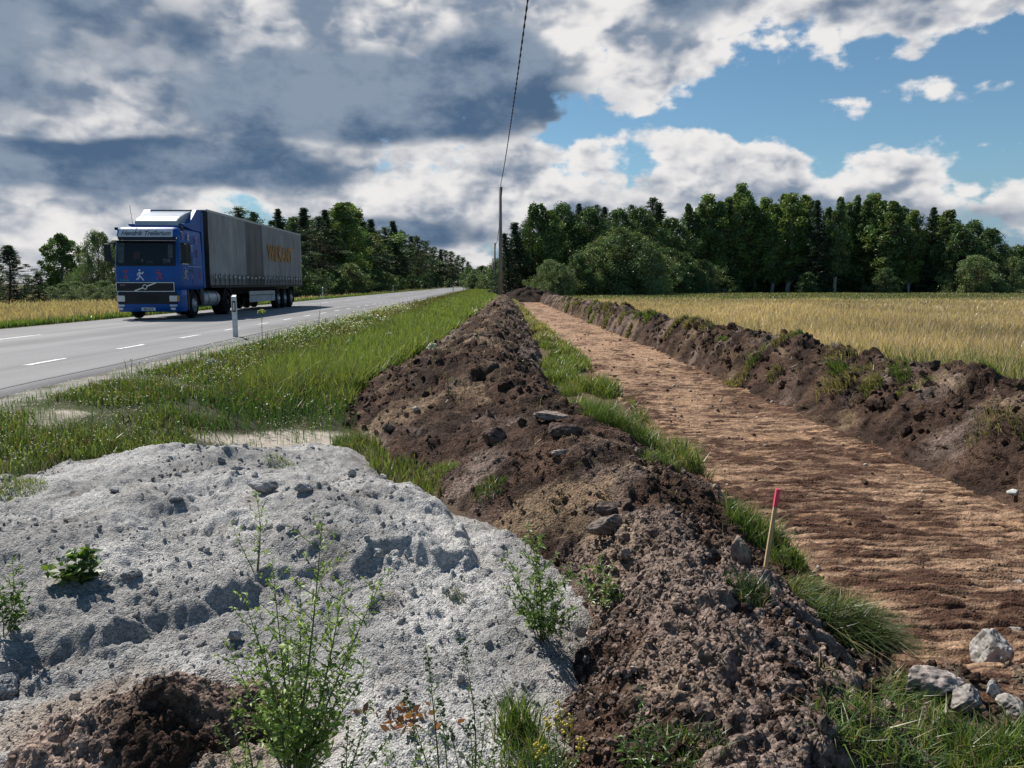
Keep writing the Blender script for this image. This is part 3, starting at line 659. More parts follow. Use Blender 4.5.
# the wood behind the hay field, front row from left to right: pixel column, pixel row of its top, kind, distance, width
wood = [(508,236,'spruce',104,1.5),(517,225,'spruce',108,1.6),(527,220,'pine',112,1.1),(538,208,'broadleaf',110,.75),(551,214,'birch',108,1.1),(562,208,'broadleaf',114,.7),(574,206,'spruce',126,1.1),(585,212,'broadleaf',112,.85),(596,208,'pine',124,1.0),
 (606,209,'spruce',126,1.2),(616,214,'broadleaf',118,.8),(628,208,'pine',128,1.0),(640,212,'broadleaf',120,.8),(651,200,'pine',130,.95),(659,205,'spruce',128,1.3),(672,222,'broadleaf',122,.9),(685,208,'aspen',128,.8),(697,212,'aspen',133,.9),
 (706,200,'aspen',130,1.0),(714,194,'aspen',128,1.0),(724,202,'aspen',134,1.1),(735,192,'aspen',130,1.0),(743,196,'birch',132,.9),(752,207,'aspen',130,1.1),(761,203,'aspen',135,1.0),(770,207,'birch',130,1.0),(779,199,'aspen',133,1.0),(787,197,'aspen',129,1.0),
 (797,200,'birch',133,.9),(806,201,'aspen',131,1.0),(815,204,'spruce',130,1.4),(824,198,'aspen',134,1.1),(833,202,'aspen',128,.9),(841,206,'birch',133,1.0),(850,200,'aspen',132,1.0),(860,203,'aspen',130,1.2),(868,199,'aspen',134,1.0),(877,203,'birch',131,1.0),
 (886,206,'aspen',129,1.2),(896,212,'broadleaf',134,.8),(906,215,'birch',130,1.1),(915,220,'broadleaf',132,.8),(921,211,'spruce',130,1.3),(931,219,'birch',133,1.2),(942,215,'aspen',130,1.6),(952,222,'broadleaf',131,.9),(964,226,'broadleaf',129,.9),(975,224,'birch',132,1.4),
 (985,233,'broadleaf',130,1.0),(996,247,'broadleaf',128,1.0),(1006,262,'willow',127,1.0)]
for i, (px, py, kind, D, wd) in enumerate(wood):
    if px > 672 and kind == 'aspen' and i % 3 == 0: kind = 'birch'; wd *= 1.15
    if px > 672: wd *= random.uniform(.75,1.15); py += random.uniform(-4,16)*(i % 2)-1; D += random.uniform(-4,4)
    tree(NAME[kind], kind, atpx(px, D), D, top_h(py-3, D), 1, i % 3, f'{LOOK[kind]}, {ordi(i)} from the left along the front of the wood', 'tree', 'trees along the front of the wood', wd)
under = [(548,262,98),(560,266,96),(577,256,100),(592,250,102),(604,240,104),(618,231,103),(633,236,104),(647,246,108),(662,250,116),(680,254,120),(699,262,126),(716,256,126),(733,262,127),(751,258,126),(769,264,127),(788,260,126),(806,263,127),(825,262,126),(846,258,125),(862,262,126),(882,256,125),(903,258,126),(925,254,125),(946,260,125),(968,256,124),(988,262,124)]
for i, (px, py, D) in enumerate(under):
    kind = 'willow' if i in (0,1,3,4,5,6,7) or i % 7 == 3 else 'broadleaf'
    if i >= 11: D += 13 if i % 4 else 1; py += random.uniform(-14, 10)+(14 if i % 4 == 0 else 0)
    H = top_h(py-2, D-4)
    tree('leafy_bush', kind, atpx(px, D-4), D-4, H, 1, i % 3, f'rounded leafy bush, {ordi(i)} from the left at the foot of the wood', 'bush', 'bushes at the foot of the wood', 1.25 if px > 660 else 1.0)
g = np.random.default_rng(5)
for i in range(92):
    px = 512+(i % 46)*10.9+g.uniform(-4,4); D = (138 if i < 46 else 148)+g.uniform(-3,3)
    base = float(np.interp(px, [w_[0] for w_ in wood], [w_[1] for w_ in wood]))
    low = 40 if 672 < px < 705 else (27 if px > 700 else 12)
    if px > 985: continue
    kind = ('broadleaf','spruce','birch','pine')[int(g.integers(0,4))]
    tree(NAME[kind], kind, atpx(px, D), D, top_h(base+low+g.uniform(0,14), D), 0, i % 3, 'dark tree deep inside the wood, mostly hidden behind the front row', 'tree', 'trees deep inside the wood', 1.3)
# distant wood past the right end
for i, (px, py) in enumerate([(1003,252),(1012,246),(1020,247),(1029,245),(1040,247),(1052,244),(1066,248)]):
    tree('broadleaf_tree', 'broadleaf', atpx(px, 260), 260, top_h(py, 260), 0, i % 3, f'distant dark tree past the end of the wood, {ordi(i)} counting away from it', 'tree', 'distant trees past the wood', 1.1)
# trees along the far side of the road
def lat(px, L): return L*FPX/(488-px)            # distance of a line parallel to the road at lateral L seen at column px
row = [(211,252,'young_birch'),(226,214,'pine'),(243,207,'pine'),(258,212,'pine'),(272,220,'spruce'),(285,209,'spruce'),(296,222,'pine'),(303,207,'spruce'),(312,224,'pine'),(322,216,'pine'),(329,209,'spruce'),(339,208,'pine'),(346,204,'birch'),(355,204,'birch'),(364,211,'spruce'),(372,228,'pine'),(377,219,'spruce'),
       (387,227,'pine'),(396,221,'spruce'),(405,231,'pine'),(412,236,'spruce'),(419,236,'pine'),(427,241,'pine'),(434,247,'pine'),(441,249,'spruce'),(447,250,'pine'),(453,251,'pine'),(458,255,'pine'),(463,258,'pine'),(468,262,'spruce')]
for i, (px, py, kind) in enumerate(row):
    L_ = 24+(i % 3)*2.2; D = min(lat(px, L_), 430-(px*3 % 40)); x = atpx(px, D); wd = {'pine':1.25,'spruce':1.35,'birch':1.45,'young_birch':1.2}[kind]
    tree(NAME[kind], kind, x, D, top_h(py, D, -.3), 1 if px < 400 else 0, (i+1) % 3, f'{LOOK[kind]}, {ordi(i)} in the tree line beyond the truck and road', 'tree', 'trees along the far side of the road', wd)
for i in range(34):
    t = i/33; px = 222+t*240+g.uniform(-3,3); D = min(lat(px, 30+(i % 2)*4), 450); pyy = float(np.interp(px, [a[0] for a in row], [a[1] for a in row]))+g.uniform(8,20)
    if px < 270: pyy = max(pyy, 235)
    kind = ('pine','spruce','pine','broadleaf')[i % 4]
    tree(NAME[kind], kind, atpx(px, D), D, top_h(pyy, D, -.3), 0, i % 3, 'dark tree in the second row behind the roadside tree line', 'tree', 'second row behind the roadside trees', 1.5)
for i in range(13):
    px = 300+i*12.5; D = min(lat(px, 21.5), 380)
    tree('leafy_bush', 'willow' if i % 3 == 1 else 'broadleaf', atpx(px, D), D, top_h(float(np.interp(px, [300,340,400,470], [262,262,268,274]))+g.uniform(0,9), D, -.3), 0, i % 3, f'low dark bush under the roadside tree line, {ordi(i)} past the truck', 'bush', 'bushes under the roadside trees', 1.3)
for i, (px, py, D) in enumerate([(470,268,300),(476,270,280),(482,266,260),(488,272,240),(493,270,250),(497,262,230),(502,258,200),(506,262,170),(473,276,210),(484,278,190),(499,274,150)]):
    kind = ('broadleaf','willow','broadleaf','pine')[i % 4]
    tree(NAME[kind], kind, atpx(px, D), D, top_h(py, D), 0, i % 3, f'low distant {("tree","bush")[kind=="willow"]} closing the road end, {ordi(i)} towards the utility poles', 'tree', 'low trees where the road ends', 1.3)
# left of the truck
def L1(name, kind, px, py, D, label, cat, k=0, wd=1., size=2): tree(name, kind, atpx(px, D), D, top_h(py, D, -.25), size, k, label, cat, None, wd)
L1('young_pine_tree','young_pine', 14, 244, 58, 'bushy dark young pine at the field edge, nearest the picture edge beyond the road', 'tree', 0, 1.15)
L1('young_pine_tree','young_pine', 42, 272, 60, 'low dark young pine beside the taller bushy one', 'tree', 1, 1.3, 1)
L1('birch_tree','young_birch', 67, 235, 82, 'slim light green birch standing alone against the clouds', 'tree', 0, 1.15)
L1('willow_tree','willow', 103, 232, 70, 'grey green willow with a loose crown just in front of the truck nose', 'tree', 0, .62)
L1('willow_bush','willow', 88, 264, 74, 'dark low willow between the lone birch and the tall willow', 'tree', 1, .8, 1)
L1('willow_bush','broadleaf', 122, 240, 80, 'dark leafy tree mostly hidden behind the truck mirror', 'tree', 1, .8, 1)
for i, (px, py, D, k) in enumerate([(54,286,66,0),(66,283,63,1),(80,281,66,2),(94,284,62,0),(107,280,64,1),(121,284,62,2),(74,290,60,1),(101,291,59,2)]):
    L1('leafy_bush','willow', px, py, D, f'low pale green shrub between the tan grass and the willows, {ordi(i)} from the young pine', 'bush', k, 1.5, 1)
for i, (px, py, D) in enumerate([(-12,262,75),(-30,250,80),(-50,262,70),(2,280,110),(30,284,120)]):
    L1('broadleaf_tree', 'broadleaf', px, py, D, f'dark tree behind the young pines at the field edge, {ordi(i)} outward', 'tree', i % 3, 1.2, 0)
# ------------------------------------------------------------------ the lorry: origin at the ground under its near front corner, +x towards the verge, +y backwards
M_BLUE = plain('blue_paint', (.006,.085,.33), .45, 0, .14, 2, spec=.35, coat=0)
M_BLACK = plain('black_plastic', (.009,.009,.010), .55, 0, .2, 8)
M_RUB = plain('tyre_rubber', (.012,.012,.012), .9, 0, .3, 12, .4, 60, spec=.2)
M_CHROME = plain('chrome', (.62,.62,.64), .25, 1, .1, 6)
M_WHITE = plain('white_paint', (.62,.63,.64), .4, 0, .08, 5, coat=.3)
M_SILVER = plain('silver_wheel', (.40,.40,.41), .4, .6, .25, 9)
M_TANK = plain('brushed_tank', (.42,.43,.44), .45, .5, .25, 5)
M_LAMP = plain('lamp_glass', (.75,.74,.70), .12, 0, .05, 5, coat=1)
M_AMBER = plain('amber_glass', (.65,.25,.03), .2, 0, .05, 5)
M_DARKM = plain('dark_chassis', (.018,.017,.017), .7, .1, .3, 6)
M_PLATE = plain('number_plate', (.70,.70,.68), .4, 0, .04, 5)
M_RED = plain('red_vinyl', (.42,.05,.06), .5, 0, .1, 5); M_YEL = plain('yellow_vinyl', (.55,.42,.06), .5, 0, .1, 5); M_PINK = plain('pink_vinyl', (.45,.22,.38), .5, 0, .1, 5); M_TEAL = plain('teal_vinyl', (.10,.36,.42), .5, 0, .1, 5)
def glassmat():
    m, nt, b = nodes('window_glass'); b.inputs['Base Color'].default_value = (.010,.013,.018,1); b.inputs['Roughness'].default_value = .06; b.inputs['Alpha'].default_value = .40; b.inputs['Coat Weight'].default_value = .1
    nz = N(nt, 'ShaderNodeTexNoise'); nz.inputs['Scale'].default_value = 3; mr = N(nt, 'ShaderNodeMapRange'); mr.inputs['To Min'].default_value = .04; mr.inputs['To Max'].default_value = .12
    nt.links.new(nz.outputs['Fac'], mr.inputs['Value']); nt.links.new(mr.outputs[0], b.inputs['Roughness']); return m
M_GLASS = glassmat()
def curtainmat():
    m, nt, b = nodes('curtain_tarpaulin'); L = nt.links
    tc = N(nt,'ShaderNodeTexCoord'); mp = N(nt,'ShaderNodeMapping'); mp.inputs['Scale'].default_value = (1,1.3,.18); L.new(tc.outputs['Object'], mp.inputs['Vector'])
    n1 = N(nt,'ShaderNodeTexNoise'); n1.inputs['Scale'].default_value = 2.6; n1.inputs['Detail'].default_value = 8; n1.inputs['Roughness'].default_value = .65; L.new(mp.outputs[0], n1.inputs['Vector'])
    n2 = N(nt,'ShaderNodeTexNoise'); n2.inputs['Scale'].default_value = .8; n2.inputs['Detail'].default_value = 6; L.new(tc.outputs['Object'], n2.inputs['Vector'])
    at = N(nt,'ShaderNodeAttribute', attribute_name='Col')
    a = N(nt,'ShaderNodeMath', operation='ADD'); L.new(n1.outputs['Fac'], a.inputs[0]); L.new(n2.outputs['Fac'], a.inputs[1])
    mr = N(nt,'ShaderNodeMapRange'); mr.inputs['From Min'].default_value = .7; mr.inputs['From Max'].default_value = 1.3; mr.inputs['To Min'].default_value = .62; mr.inputs['To Max'].default_value = 1.3; L.new(a.outputs[0], mr.inputs['Value'])
    s = N(nt,'ShaderNodeVectorMath', operation='SCALE'); L.new(at.outputs['Color'], s.inputs[0]); L.new(mr.outputs[0], s.inputs['Scale']); L.new(s.outputs[0], b.inputs['Base Color'])
    b.inputs['Roughness'].default_value = .6; return m
M_CURT = curtainmat()
truck = bpy.data.objects.new('articulated_truck', None); COL.objects.link(truck); truck.empty_display_size = .5
TD = 27.4; truck.location = (-10.74-.0308*TD, TD, .012); truck.rotation_euler = (0, 0, math.atan(.0308)); truck.scale = (.93, 1, 1)
tag(truck, 'blue cab lorry with a long dirty grey curtain sided semitrailer driving on the road', 'truck')
W_ = 2.42
def rrect(x0, x1, y0, y1, r, n=5, rr=.06):
    pts = []
    for (cx_, cy_, a0, rad) in ((x1-r, y0+r, -90, r), (x1-rr, y1-rr, 0, rr), (x0+rr, y1-rr, 90, rr), (x0+r, y0+r, 180, r)):
        for k in range(n+1):
            a = R(a0+90*k/n); pts.append((cx_+rad*math.cos(a), cy_+rad*math.sin(a)))
    return pts
def loft(rings, skip=None, close=True):
    v = []; f = []; n = len(rings[0][1])
    for z, p in rings: v += [(a, b, z) for a, b in p]
    for i in range(len(rings)-1):
        for k in range(n):
            if skip and skip(i, k): continue
            f.append((i*n+k, i*n+(k+1) % n, (i+1)*n+(k+1) % n, (i+1)*n+k))
    if close: f.append(tuple(range(n))[::-1]); f.append(tuple(range((len(rings)-1)*n, len(rings)*n)))
    mb = MB(); mb.add(v, f); return mb
CL = 2.35
# upper cab shell: rings with a leaning front
lev = [(1.05,.02),(1.30,.0),(1.60,.0),(1.86,.015),(1.90,.02),(2.10,.05),(2.40,.10),(2.70,.15),(2.76,.17),(2.84,.16),(3.10,.24),(3.18,.30)]
ins = [.0,.0,.0,.0,.0,.005,.015,.03,.035,.035,.05,.08]
rings = [(z, rrect(-W_+i_, -i_, y, CL, .20)) for (z, y), i_ in zip(lev, ins)]
rings.append((3.22, rrect(-W_+.20, -.20, .45, CL-.06, .18)))
cab = loft(rings).build('cab', M_BLUE, truck, True)
# front bumper and steps below
mb = loft([(z, rrect(-W_+.01+a, -.01-a, y, .72, .20)) for z, y, a in ((.27,.10,.03),(.31,.05,.0),(.52,.03,0),(.80,.02,0),(1.047,.02,0))]); bumper = mb.build('bumper', M_BLUE, truck, True)
mb = MB(); mb.box(-W_+.12,-.12,.016,.10,.55,.955); mb.build('lower_grille', M_BLACK, bumper, bevel=.015)
mb = MB()
for i in range(4): mb.box(-1.62,-.82,-.004,.014,.66+i*.06,.675+i*.06)
mb.build('grille_slat', M_DARKM, bumper)
# grille
gr = MB(); gr.box(-W_+.10,-.20,-.020,.05,.99,1.285); grille = gr.build('grille', M_BLACK, truck, bevel=.01)
fr = MB(); x0, x1, z0, z1, t = -W_+.085, -.185, .975, 1.30, .022
fr.box(x0,x1,-.032,-.021,z0,z0+t); fr.box(x0,x1,-.032,-.021,z1-t,z1); fr.box(x0,x0+t,-.032,-.021,z0+t,z1-t); fr.box(x1-t,x1,-.032,-.021,z0+t,z1-t); fr.build('grille_frame', M_CHROME, grille)
dg = MB(); a = Vector((-1.66,-.03,1.0)); b_ = Vector((-.86,-.03,1.28)); u = (b_-a).normalized(); nrm = Vector((-u.z,0,u.x))*.022
dg.add([a-nrm,b_-nrm,b_+nrm,a+nrm,*[p+Vector((0,-.012,0)) for p in (a-nrm,b_-nrm,b_+nrm,a+nrm)]], [(0,1,2,3),(4,5,6,7),(0,1,5,4),(1,2,6,5),(2,3,7,6),(3,0,4,7)]); dg.build('grille_bar', M_CHROME, grille)
em = MB(); c_ = (a+b_)/2
for i in range(20):
    a0 = i*math.pi/10; a1 = (i+1)*math.pi/10
    P_ = [(c_.x+r*math.cos(t), y, c_.z+r*math.sin(t)) for y in (-.045,-.060) for r, t in ((.062,a0),(.090,a0),(.090,a1),(.062,a1))]
    em.add(P_, [(0,1,2,3),(4,5,6,7),(1,2,6,5),(0,3,7,4)])
em.build('emblem', M_CHROME, grille)
em = MB(); em.box(c_.x-.06,c_.x+.06,-.052,-.042,c_.z-.03,c_.z+.03); em.build('emblem_plate', M_DARKM, grille)
for i in range(3):
    mb = MB(); mb.box(x0+.05,x1-.05,-.027,-.0205,1.03+i*.075,1.045+i*.075); mb.build('grille_slat', M_DARKM, grille)
# text
def text(s, size, mat, parent, loc, rot, name, shear=0, ext=.004, sx=1., sp_=1.):
    cu = bpy.data.curves.new('t','FONT'); cu.body = s; cu.size = size; cu.shear = shear; cu.extrude = ext; cu.align_x = 'CENTER'; cu.align_y = 'CENTER'; cu.space_character = sp_; cu.offset = size*.012
    o = bpy.data.objects.new('t', cu); COL.objects.link(o); dg_ = bpy.context.evaluated_depsgraph_get(); dg_.update()
    me = bpy.data.meshes.new_from_object(o.evaluated_get(dg_)); bpy.data.objects.remove(o); me.name = name
    for v in me.vertices: v.co.x *= sx
    me.materials.clear()
    r_ = link(name, me, mat, parent); r_.location = loc; r_.rotation_euler = rot; return r_
text('FH12', .085, M_PINK, grille, (-2.08,-.036,1.20), (R(90),0,0), 'lettering')
# sun visor sign and windscreen
def sheet(pts, t, n_):      # a slab from a quad, thickness along n_
    mb = MB(); n_ = Vector(n_)*t; p = [Vector(q) for q in pts]; mb.add([*p, *[q+n_ for q in p]], [(0,1,2,3),(4,5,6,7),(0,1,5,4),(1,2,6,5),(2,3,7,6),(3,0,4,7)]); return mb
sg = sheet([(-W_+.20,.10,2.86),(-.22,.10,2.86),(-.24,.19,3.12),(-W_+.22,.19,3.12)], .07, (0,1,0)); sign = sg.build('roof_sign', M_WHITE, truck, bevel=.012)
text('Hendrik Trellerium', .235, plain('sign_ink', (.03,.05,.09), .5, 0, .05), sign, (-W_/2,.140,2.985), (R(90)-math.atan(.09/.26),0,0), 'lettering', .35, .003, .98)
vs = sheet([(-W_+.04,-.04,2.72),(-.04,-.04,2.72),(-.04,.12,2.855),(-W_+.04,.12,2.855)], .018, (0,.3,.95)); vis = vs.build('sun_visor', M_BLACK, truck)
vs = MB(); vs.tube([(-W_+.04,-.050,2.725),(-W_/2,-.056,2.728),(-.04,-.050,2.725)], .007, 6); vs.build('visor_edge', M_CHROME, vis)
def ypan(z): return float(np.interp(z, [l[0] for l in lev], [l[1] for l in lev]))
wsb = MB(); zz = np.linspace(1.90,2.72,5); xs = np.linspace(-W_+.14,-.14,9)
vv = [(x, ypan(z)-.006+.10*max(abs((x+W_/2)/(W_/2))-.82,0)**1.0, z) for z in zz for x in xs]; vv += [(a_, b_+.005, c2) for a_, b_, c2 in vv]; ff = []; nx_ = len(xs); o2 = len(zz)*nx_
for i in range(4):
    for k in range(8):
        q = (i*nx_+k, i*nx_+k+1, (i+1)*nx_+k+1, (i+1)*nx_+k); ff.append(q); ff.append(tuple(a_+o2 for a_ in q)[::-1])
wsb.add([(a_, b_-.03, c2) for a_, b_, c2 in vv], ff)
glass_backing = sheet([(-W_+.12,ypan(1.88)-.010,1.86),(-.12,ypan(1.88)-.010,1.86),(-.12,ypan(2.74)-.010,2.74),(-W_+.12,ypan(2.74)-.010,2.74)], .006, (0,1,0)).build('windscreen_backing', M_BLACK, truck)  # black sheet stands in for the shaded cab interior, its rim frames the glass
wind = wsb.build('windscreen', M_GLASS, truck, True)
# things seen through the glass: pale side curtains, papers along the dash
def inside(x0,x1,z0,z1,m,nm):
    mb = MB(); mb.add([(x0,ypan(z0)-.020,z0),(x1,ypan(z0)-.020,z0),(x1,ypan(z1)-.020,z1),(x0,ypan(z1)-.020,z1)], [(0,1,2,3)]); return mb.build(nm, m, glass_backing)
M_PALE = plain('pale_cloth', (.40,.48,.45), .8, 0, .5, 14); M_PAPER = plain('paper', (.60,.60,.58), .6, 0, .2, 20); M_REDDISH = plain('reddish_fill', (.34,.14,.10), .7, 0, .3, 12)
inside(-2.25,-2.00,2.02,2.66,M_PALE,'side_curtain'); inside(-.40,-.22,2.15,2.60,M_PALE,'side_curtain')
inside(-2.20,-2.05,1.96,2.06,M_PAPER,'dashboard_paper'); inside(-.58,-.30,1.96,2.12,M_PALE,'dashboard_paper'); inside(-1.38,-1.30,1.98,2.10,M_PAPER,'dashboard_paper'); inside(-1.20,-.95,1.97,2.02,M_PALE,'dashboard_paper')
inside(-1.66,-1.42,2.10,2.36,M_REDDISH,'reddish_patch')  # flat reddish patch put in for a vague shape behind the glass
mb = MB()
mb.tube([(-1.5,ypan(1.9)-.06,1.91),(-1.2,ypan(2.05)-.06,2.03),(-.9,ypan(1.95)-.06,1.93)],.008,4); mb.tube([(-.8,ypan(1.9)-.06,1.91),(-.5,ypan(2.05)-.06,2.03),(-.25,ypan(1.95)-.06,1.94)],.008,4)
mb.build('wiper', M_BLACK, wind)
# headlights, fog lamps, plate
for sx_ in (-2.34, -.40):
    mb = MB(); mb.box(sx_,sx_+.29,-.02,.04,.63,.84); hl = mb.build('headlight', M_LAMP, truck, bevel=.02)
    mb = MB(); mb.box(sx_-.012,sx_+.302,-.012,.035,.61,.63); mb.build('headlight_rim', M_BLACK, hl)
    ax = sx_-.06 if sx_ < -1 else sx_+.30
    mb = MB(); mb.box(ax,ax+.05,-.005,.05,.64,.83); mb.build('indicator', M_AMBER, hl)
    mb = MB(); x_a = sx_ if sx_ < -1 else sx_+.0; mb.box(x_a,x_a+.27,-.008,.03,.46,.53); mb.build('marker_lamp', M_WHITE, truck, bevel=.01)
    mb = MB(); mb.box(sx_+.03,sx_+.2,-.002,.05,.34,.42); mb.build('fog_lamp', M_LAMP, truck, bevel=.01)
mb = MB(); mb.box(-1.47,-.95,.022,.034,.315,.425); pl = mb.build('number_plate', M_PLATE, truck, bevel=.004)
text('284 ACZ', .10, M_BLACK, pl, (-1.21,.019,.368), (R(90),0,0), 'plate_lettering', 0, .002)
# running figures on the paint, made of thick strokes
def figure(cx_, cz, s, m, side, parent, fl=1, k=0):
    poses = [((0,.28),[((0,.18),(0,-.06)),((0,.14),(.17,.06),(.24,.18)),((0,.14),(-.15,.04),(-.10,-.08)),((0,-.06),(.12,-.20),(.24,-.34)),((0,-.06),(-.08,-.22),(-.24,-.30))]),
             ((.03,.30),[((0,.2),(.0,-.05)),((0,.16),(.14,.26),(.2,.36)),((0,.16),(-.14,.22),(-.22,.34)),((0,-.05),(.10,-.2),(.05,-.38)),((0,-.05),(-.12,-.18),(-.10,-.36))])]
    hd, st_ = poses[k % 2]; mb = MB()
    def P_(p, o): 
        return ((cx_+p[0]*s*fl, o, cz+p[1]*s) if side == 'f' else (o, cx_+p[0]*s*fl, cz+p[1]*s))
    o0, o1 = (ypan(cz)-.006, ypan(cz)+.01) if side == 'f' else (.006, -.01)
    n = 10; v = [P_((hd[0]+.065*math.cos(a_), hd[1]+.065*math.sin(a_)), o) for o in (o0,o1) for a_ in np.linspace(0,2*math.pi,n,endpoint=False)]
    mb.add(v, [tuple(range(n))]+[(i,(i+1)%n,n+(i+1)%n,n+i) for i in range(n)])
    for l in st_:
        for a_, b_ in zip(l[:-1], l[1:]):
            d = Vector((b_[0]-a_[0], b_[1]-a_[1])); ln = d.length; nn = Vector((-d.y, d.x))/ln*.038
            q = [(a_[0]-nn.x,a_[1]-nn.y),(b_[0]-nn.x,b_[1]-nn.y),(b_[0]+nn.x,b_[1]+nn.y),(a_[0]+nn.x,a_[1]+nn.y)]
            j = random.uniform(0,.0015)
            mb.add([P_(p, o0+(j if side != 'f' else -j)) for p in q]+[P_(p, o1) for p in q], [(0,1,2,3),(0,1,5,4),(1,2,6,5),(2,3,7,6),(3,0,4,7)])
    mb.build('painted_figure', m, parent)
figure(-1.96,1.57,.44,M_RED,'f',cab,1,1); figure(-1.45,1.56,.56,M_WHITE,'f',cab,1,0); figure(-.72,1.57,.50,M_RED,'f',cab,-1,0)
figure(.62,1.62,.62,M_YEL,'s',cab,1,0); figure(.50,2.93,.40,M_PINK,'s',cab,1,1); figure(1.0,2.92,.42,M_WHITE,'s',cab,1,0); figure(1.75,2.85,.46,M_PINK,'s',cab,-1,0)
figure(1.30,2.52,.34,M_WHITE,'s',cab,1,1); figure(1.8,2.35,.34,M_RED,'s',cab,-1,1); figure(1.45,2.08,.34,M_TEAL,'s',cab,1,0); figure(2.0,1.55,.36,M_RED,'s',cab,1,1); figure(1.2,1.52,.30,M_PINK,'s',cab,-1,0); figure(.30,1.45,.22,M_TEAL,'s',cab,1,1)
text('FH12 420', .085, M_TEAL, cab, (-2.02,-.008,1.36), (R(90),0,0), 'lettering')
mb = MB(); mb.box(-.004,.007,.85,2.2,1.86,1.875); mb.build('side_stripe', M_WHITE, cab)
# side window, door seam, handle
dw = sheet([(.004,.28,1.98),(.004,1.12,1.98),(-.012,1.12,2.66),(-.012,.52,2.66)], .012, (1,0,0)).build('side_window', M_GLASS, truck)
sheet([(.003,.24,1.94),(.003,1.16,1.94),(-.013,1.16,2.70),(-.013,.50,2.70)], .006, (1,0,0)).build('window_backing', M_BLACK, dw)  # solid black sheet behind the whole pane, its rim shows around it
mb = MB()
mb.box(.001,.006,1.24,1.252,1.06,2.8); mb.box(.001,.006,.24,.252,1.06,1.9); mb.build('door_seam', M_BLACK, cab)
mb = MB(); mb.box(.006,.03,.98,1.18,1.70,1.74); mb.build('door_handle', M_BLACK, cab, bevel=.006)
mb = MB(); mb.box(.003,.012,.30,.90,1.93,1.96); mb.build('window_sill', M_WHITE, cab)
# mirrors
for s_, x_ in ((1,.20),(-1,-W_-.20)):
    mb = MB(); mb.box(x_-.11,x_+.11,.02,.13,2.02 if s_ < 0 else 2.04,2.62); mir = mb.build('mirror', M_BLACK, truck, bevel=.03)
    mb = MB(); e_ = -.01 if s_ > 0 else -W_+.01; mb.tube([(e_,.25,2.64),(x_,.10,2.66),(x_,.10,2.55)],.018,6); mb.tube([(e_,.25,1.98),(x_,.10,1.98),(x_,.10,2.05)],.018,6); mb.build('mirror_arm', M_BLACK, mir)
# roof fairing whose pale colour stands in for reflected sky and sun
def prism(prof, x0, x1, name, mat, parent, bev=.03):
    mb = MB(); n = len(prof); mb.add([(x0,y,z) for y, z in prof]+[(x1,y,z) for y, z in prof], [tuple(range(n)), tuple(range(n,2*n))]+[(i,(i+1)%n,n+(i+1)%n,n+i) for i in range(n)]); return mb.build(name, mat, parent, bevel=bev)
M_FAIR = plain('sky_sheen_fairing', (.36,.39,.43), .35, 0, .1, 3, coat=.3)
fair = prism([(.62,3.225),(2.42,3.225),(2.42,3.93),(2.0,3.90),(1.5,3.80),(1.0,3.64),(.72,3.52),(.62,3.44)], -W_+.60, -.22, 'roof_fairing', M_FAIR, truck, .04)
prism([(1.50,3.20),(2.50,3.16),(2.50,4.0),(2.1,3.97),(1.75,3.72),(1.30,3.42),(.75,3.36),(.75,3.28)], -.215, -.035, 'side_fairing', M_BLUE, fair, .02)
prism([(1.50,3.20),(2.50,3.16),(2.50,4.0),(2.1,3.97),(1.75,3.72),(1.30,3.42),(.75,3.36),(.75,3.28)], -W_+.30, -W_+.59, 'side_fairing', M_BLUE, fair, .02)
prism([(.58,3.23),(.66,3.23),(.66,3.29),(.58,3.29)], -W_+.60, -.22, 'fairing_lip', M_BLUE, fair, .01)
prism([(2.42,1.1),(2.62,1.1),(2.62,3.9),(2.42,3.9)], -.10, -.02, 'side_fairing', M_BLUE, fair, .015)
mb = MB(); mb.box(-.20,-.02,.55,.72,3.08,3.26); mb.build('roof_lamp', M_BLACK, truck, bevel=.04)
mb = MB(); mb.box(-W_+.03,-W_+.14,.22,.3,3.10,3.20); mb.build('roof_lamp', M_BLACK, truck, bevel=.02)
mb = MB(); mb.tube([(-W_+.55,.6,3.2),(-W_+.50,.62,3.6),(-W_+.46,.62,3.98)],.008,5); mb.build('antenna', M_BLACK, truck)
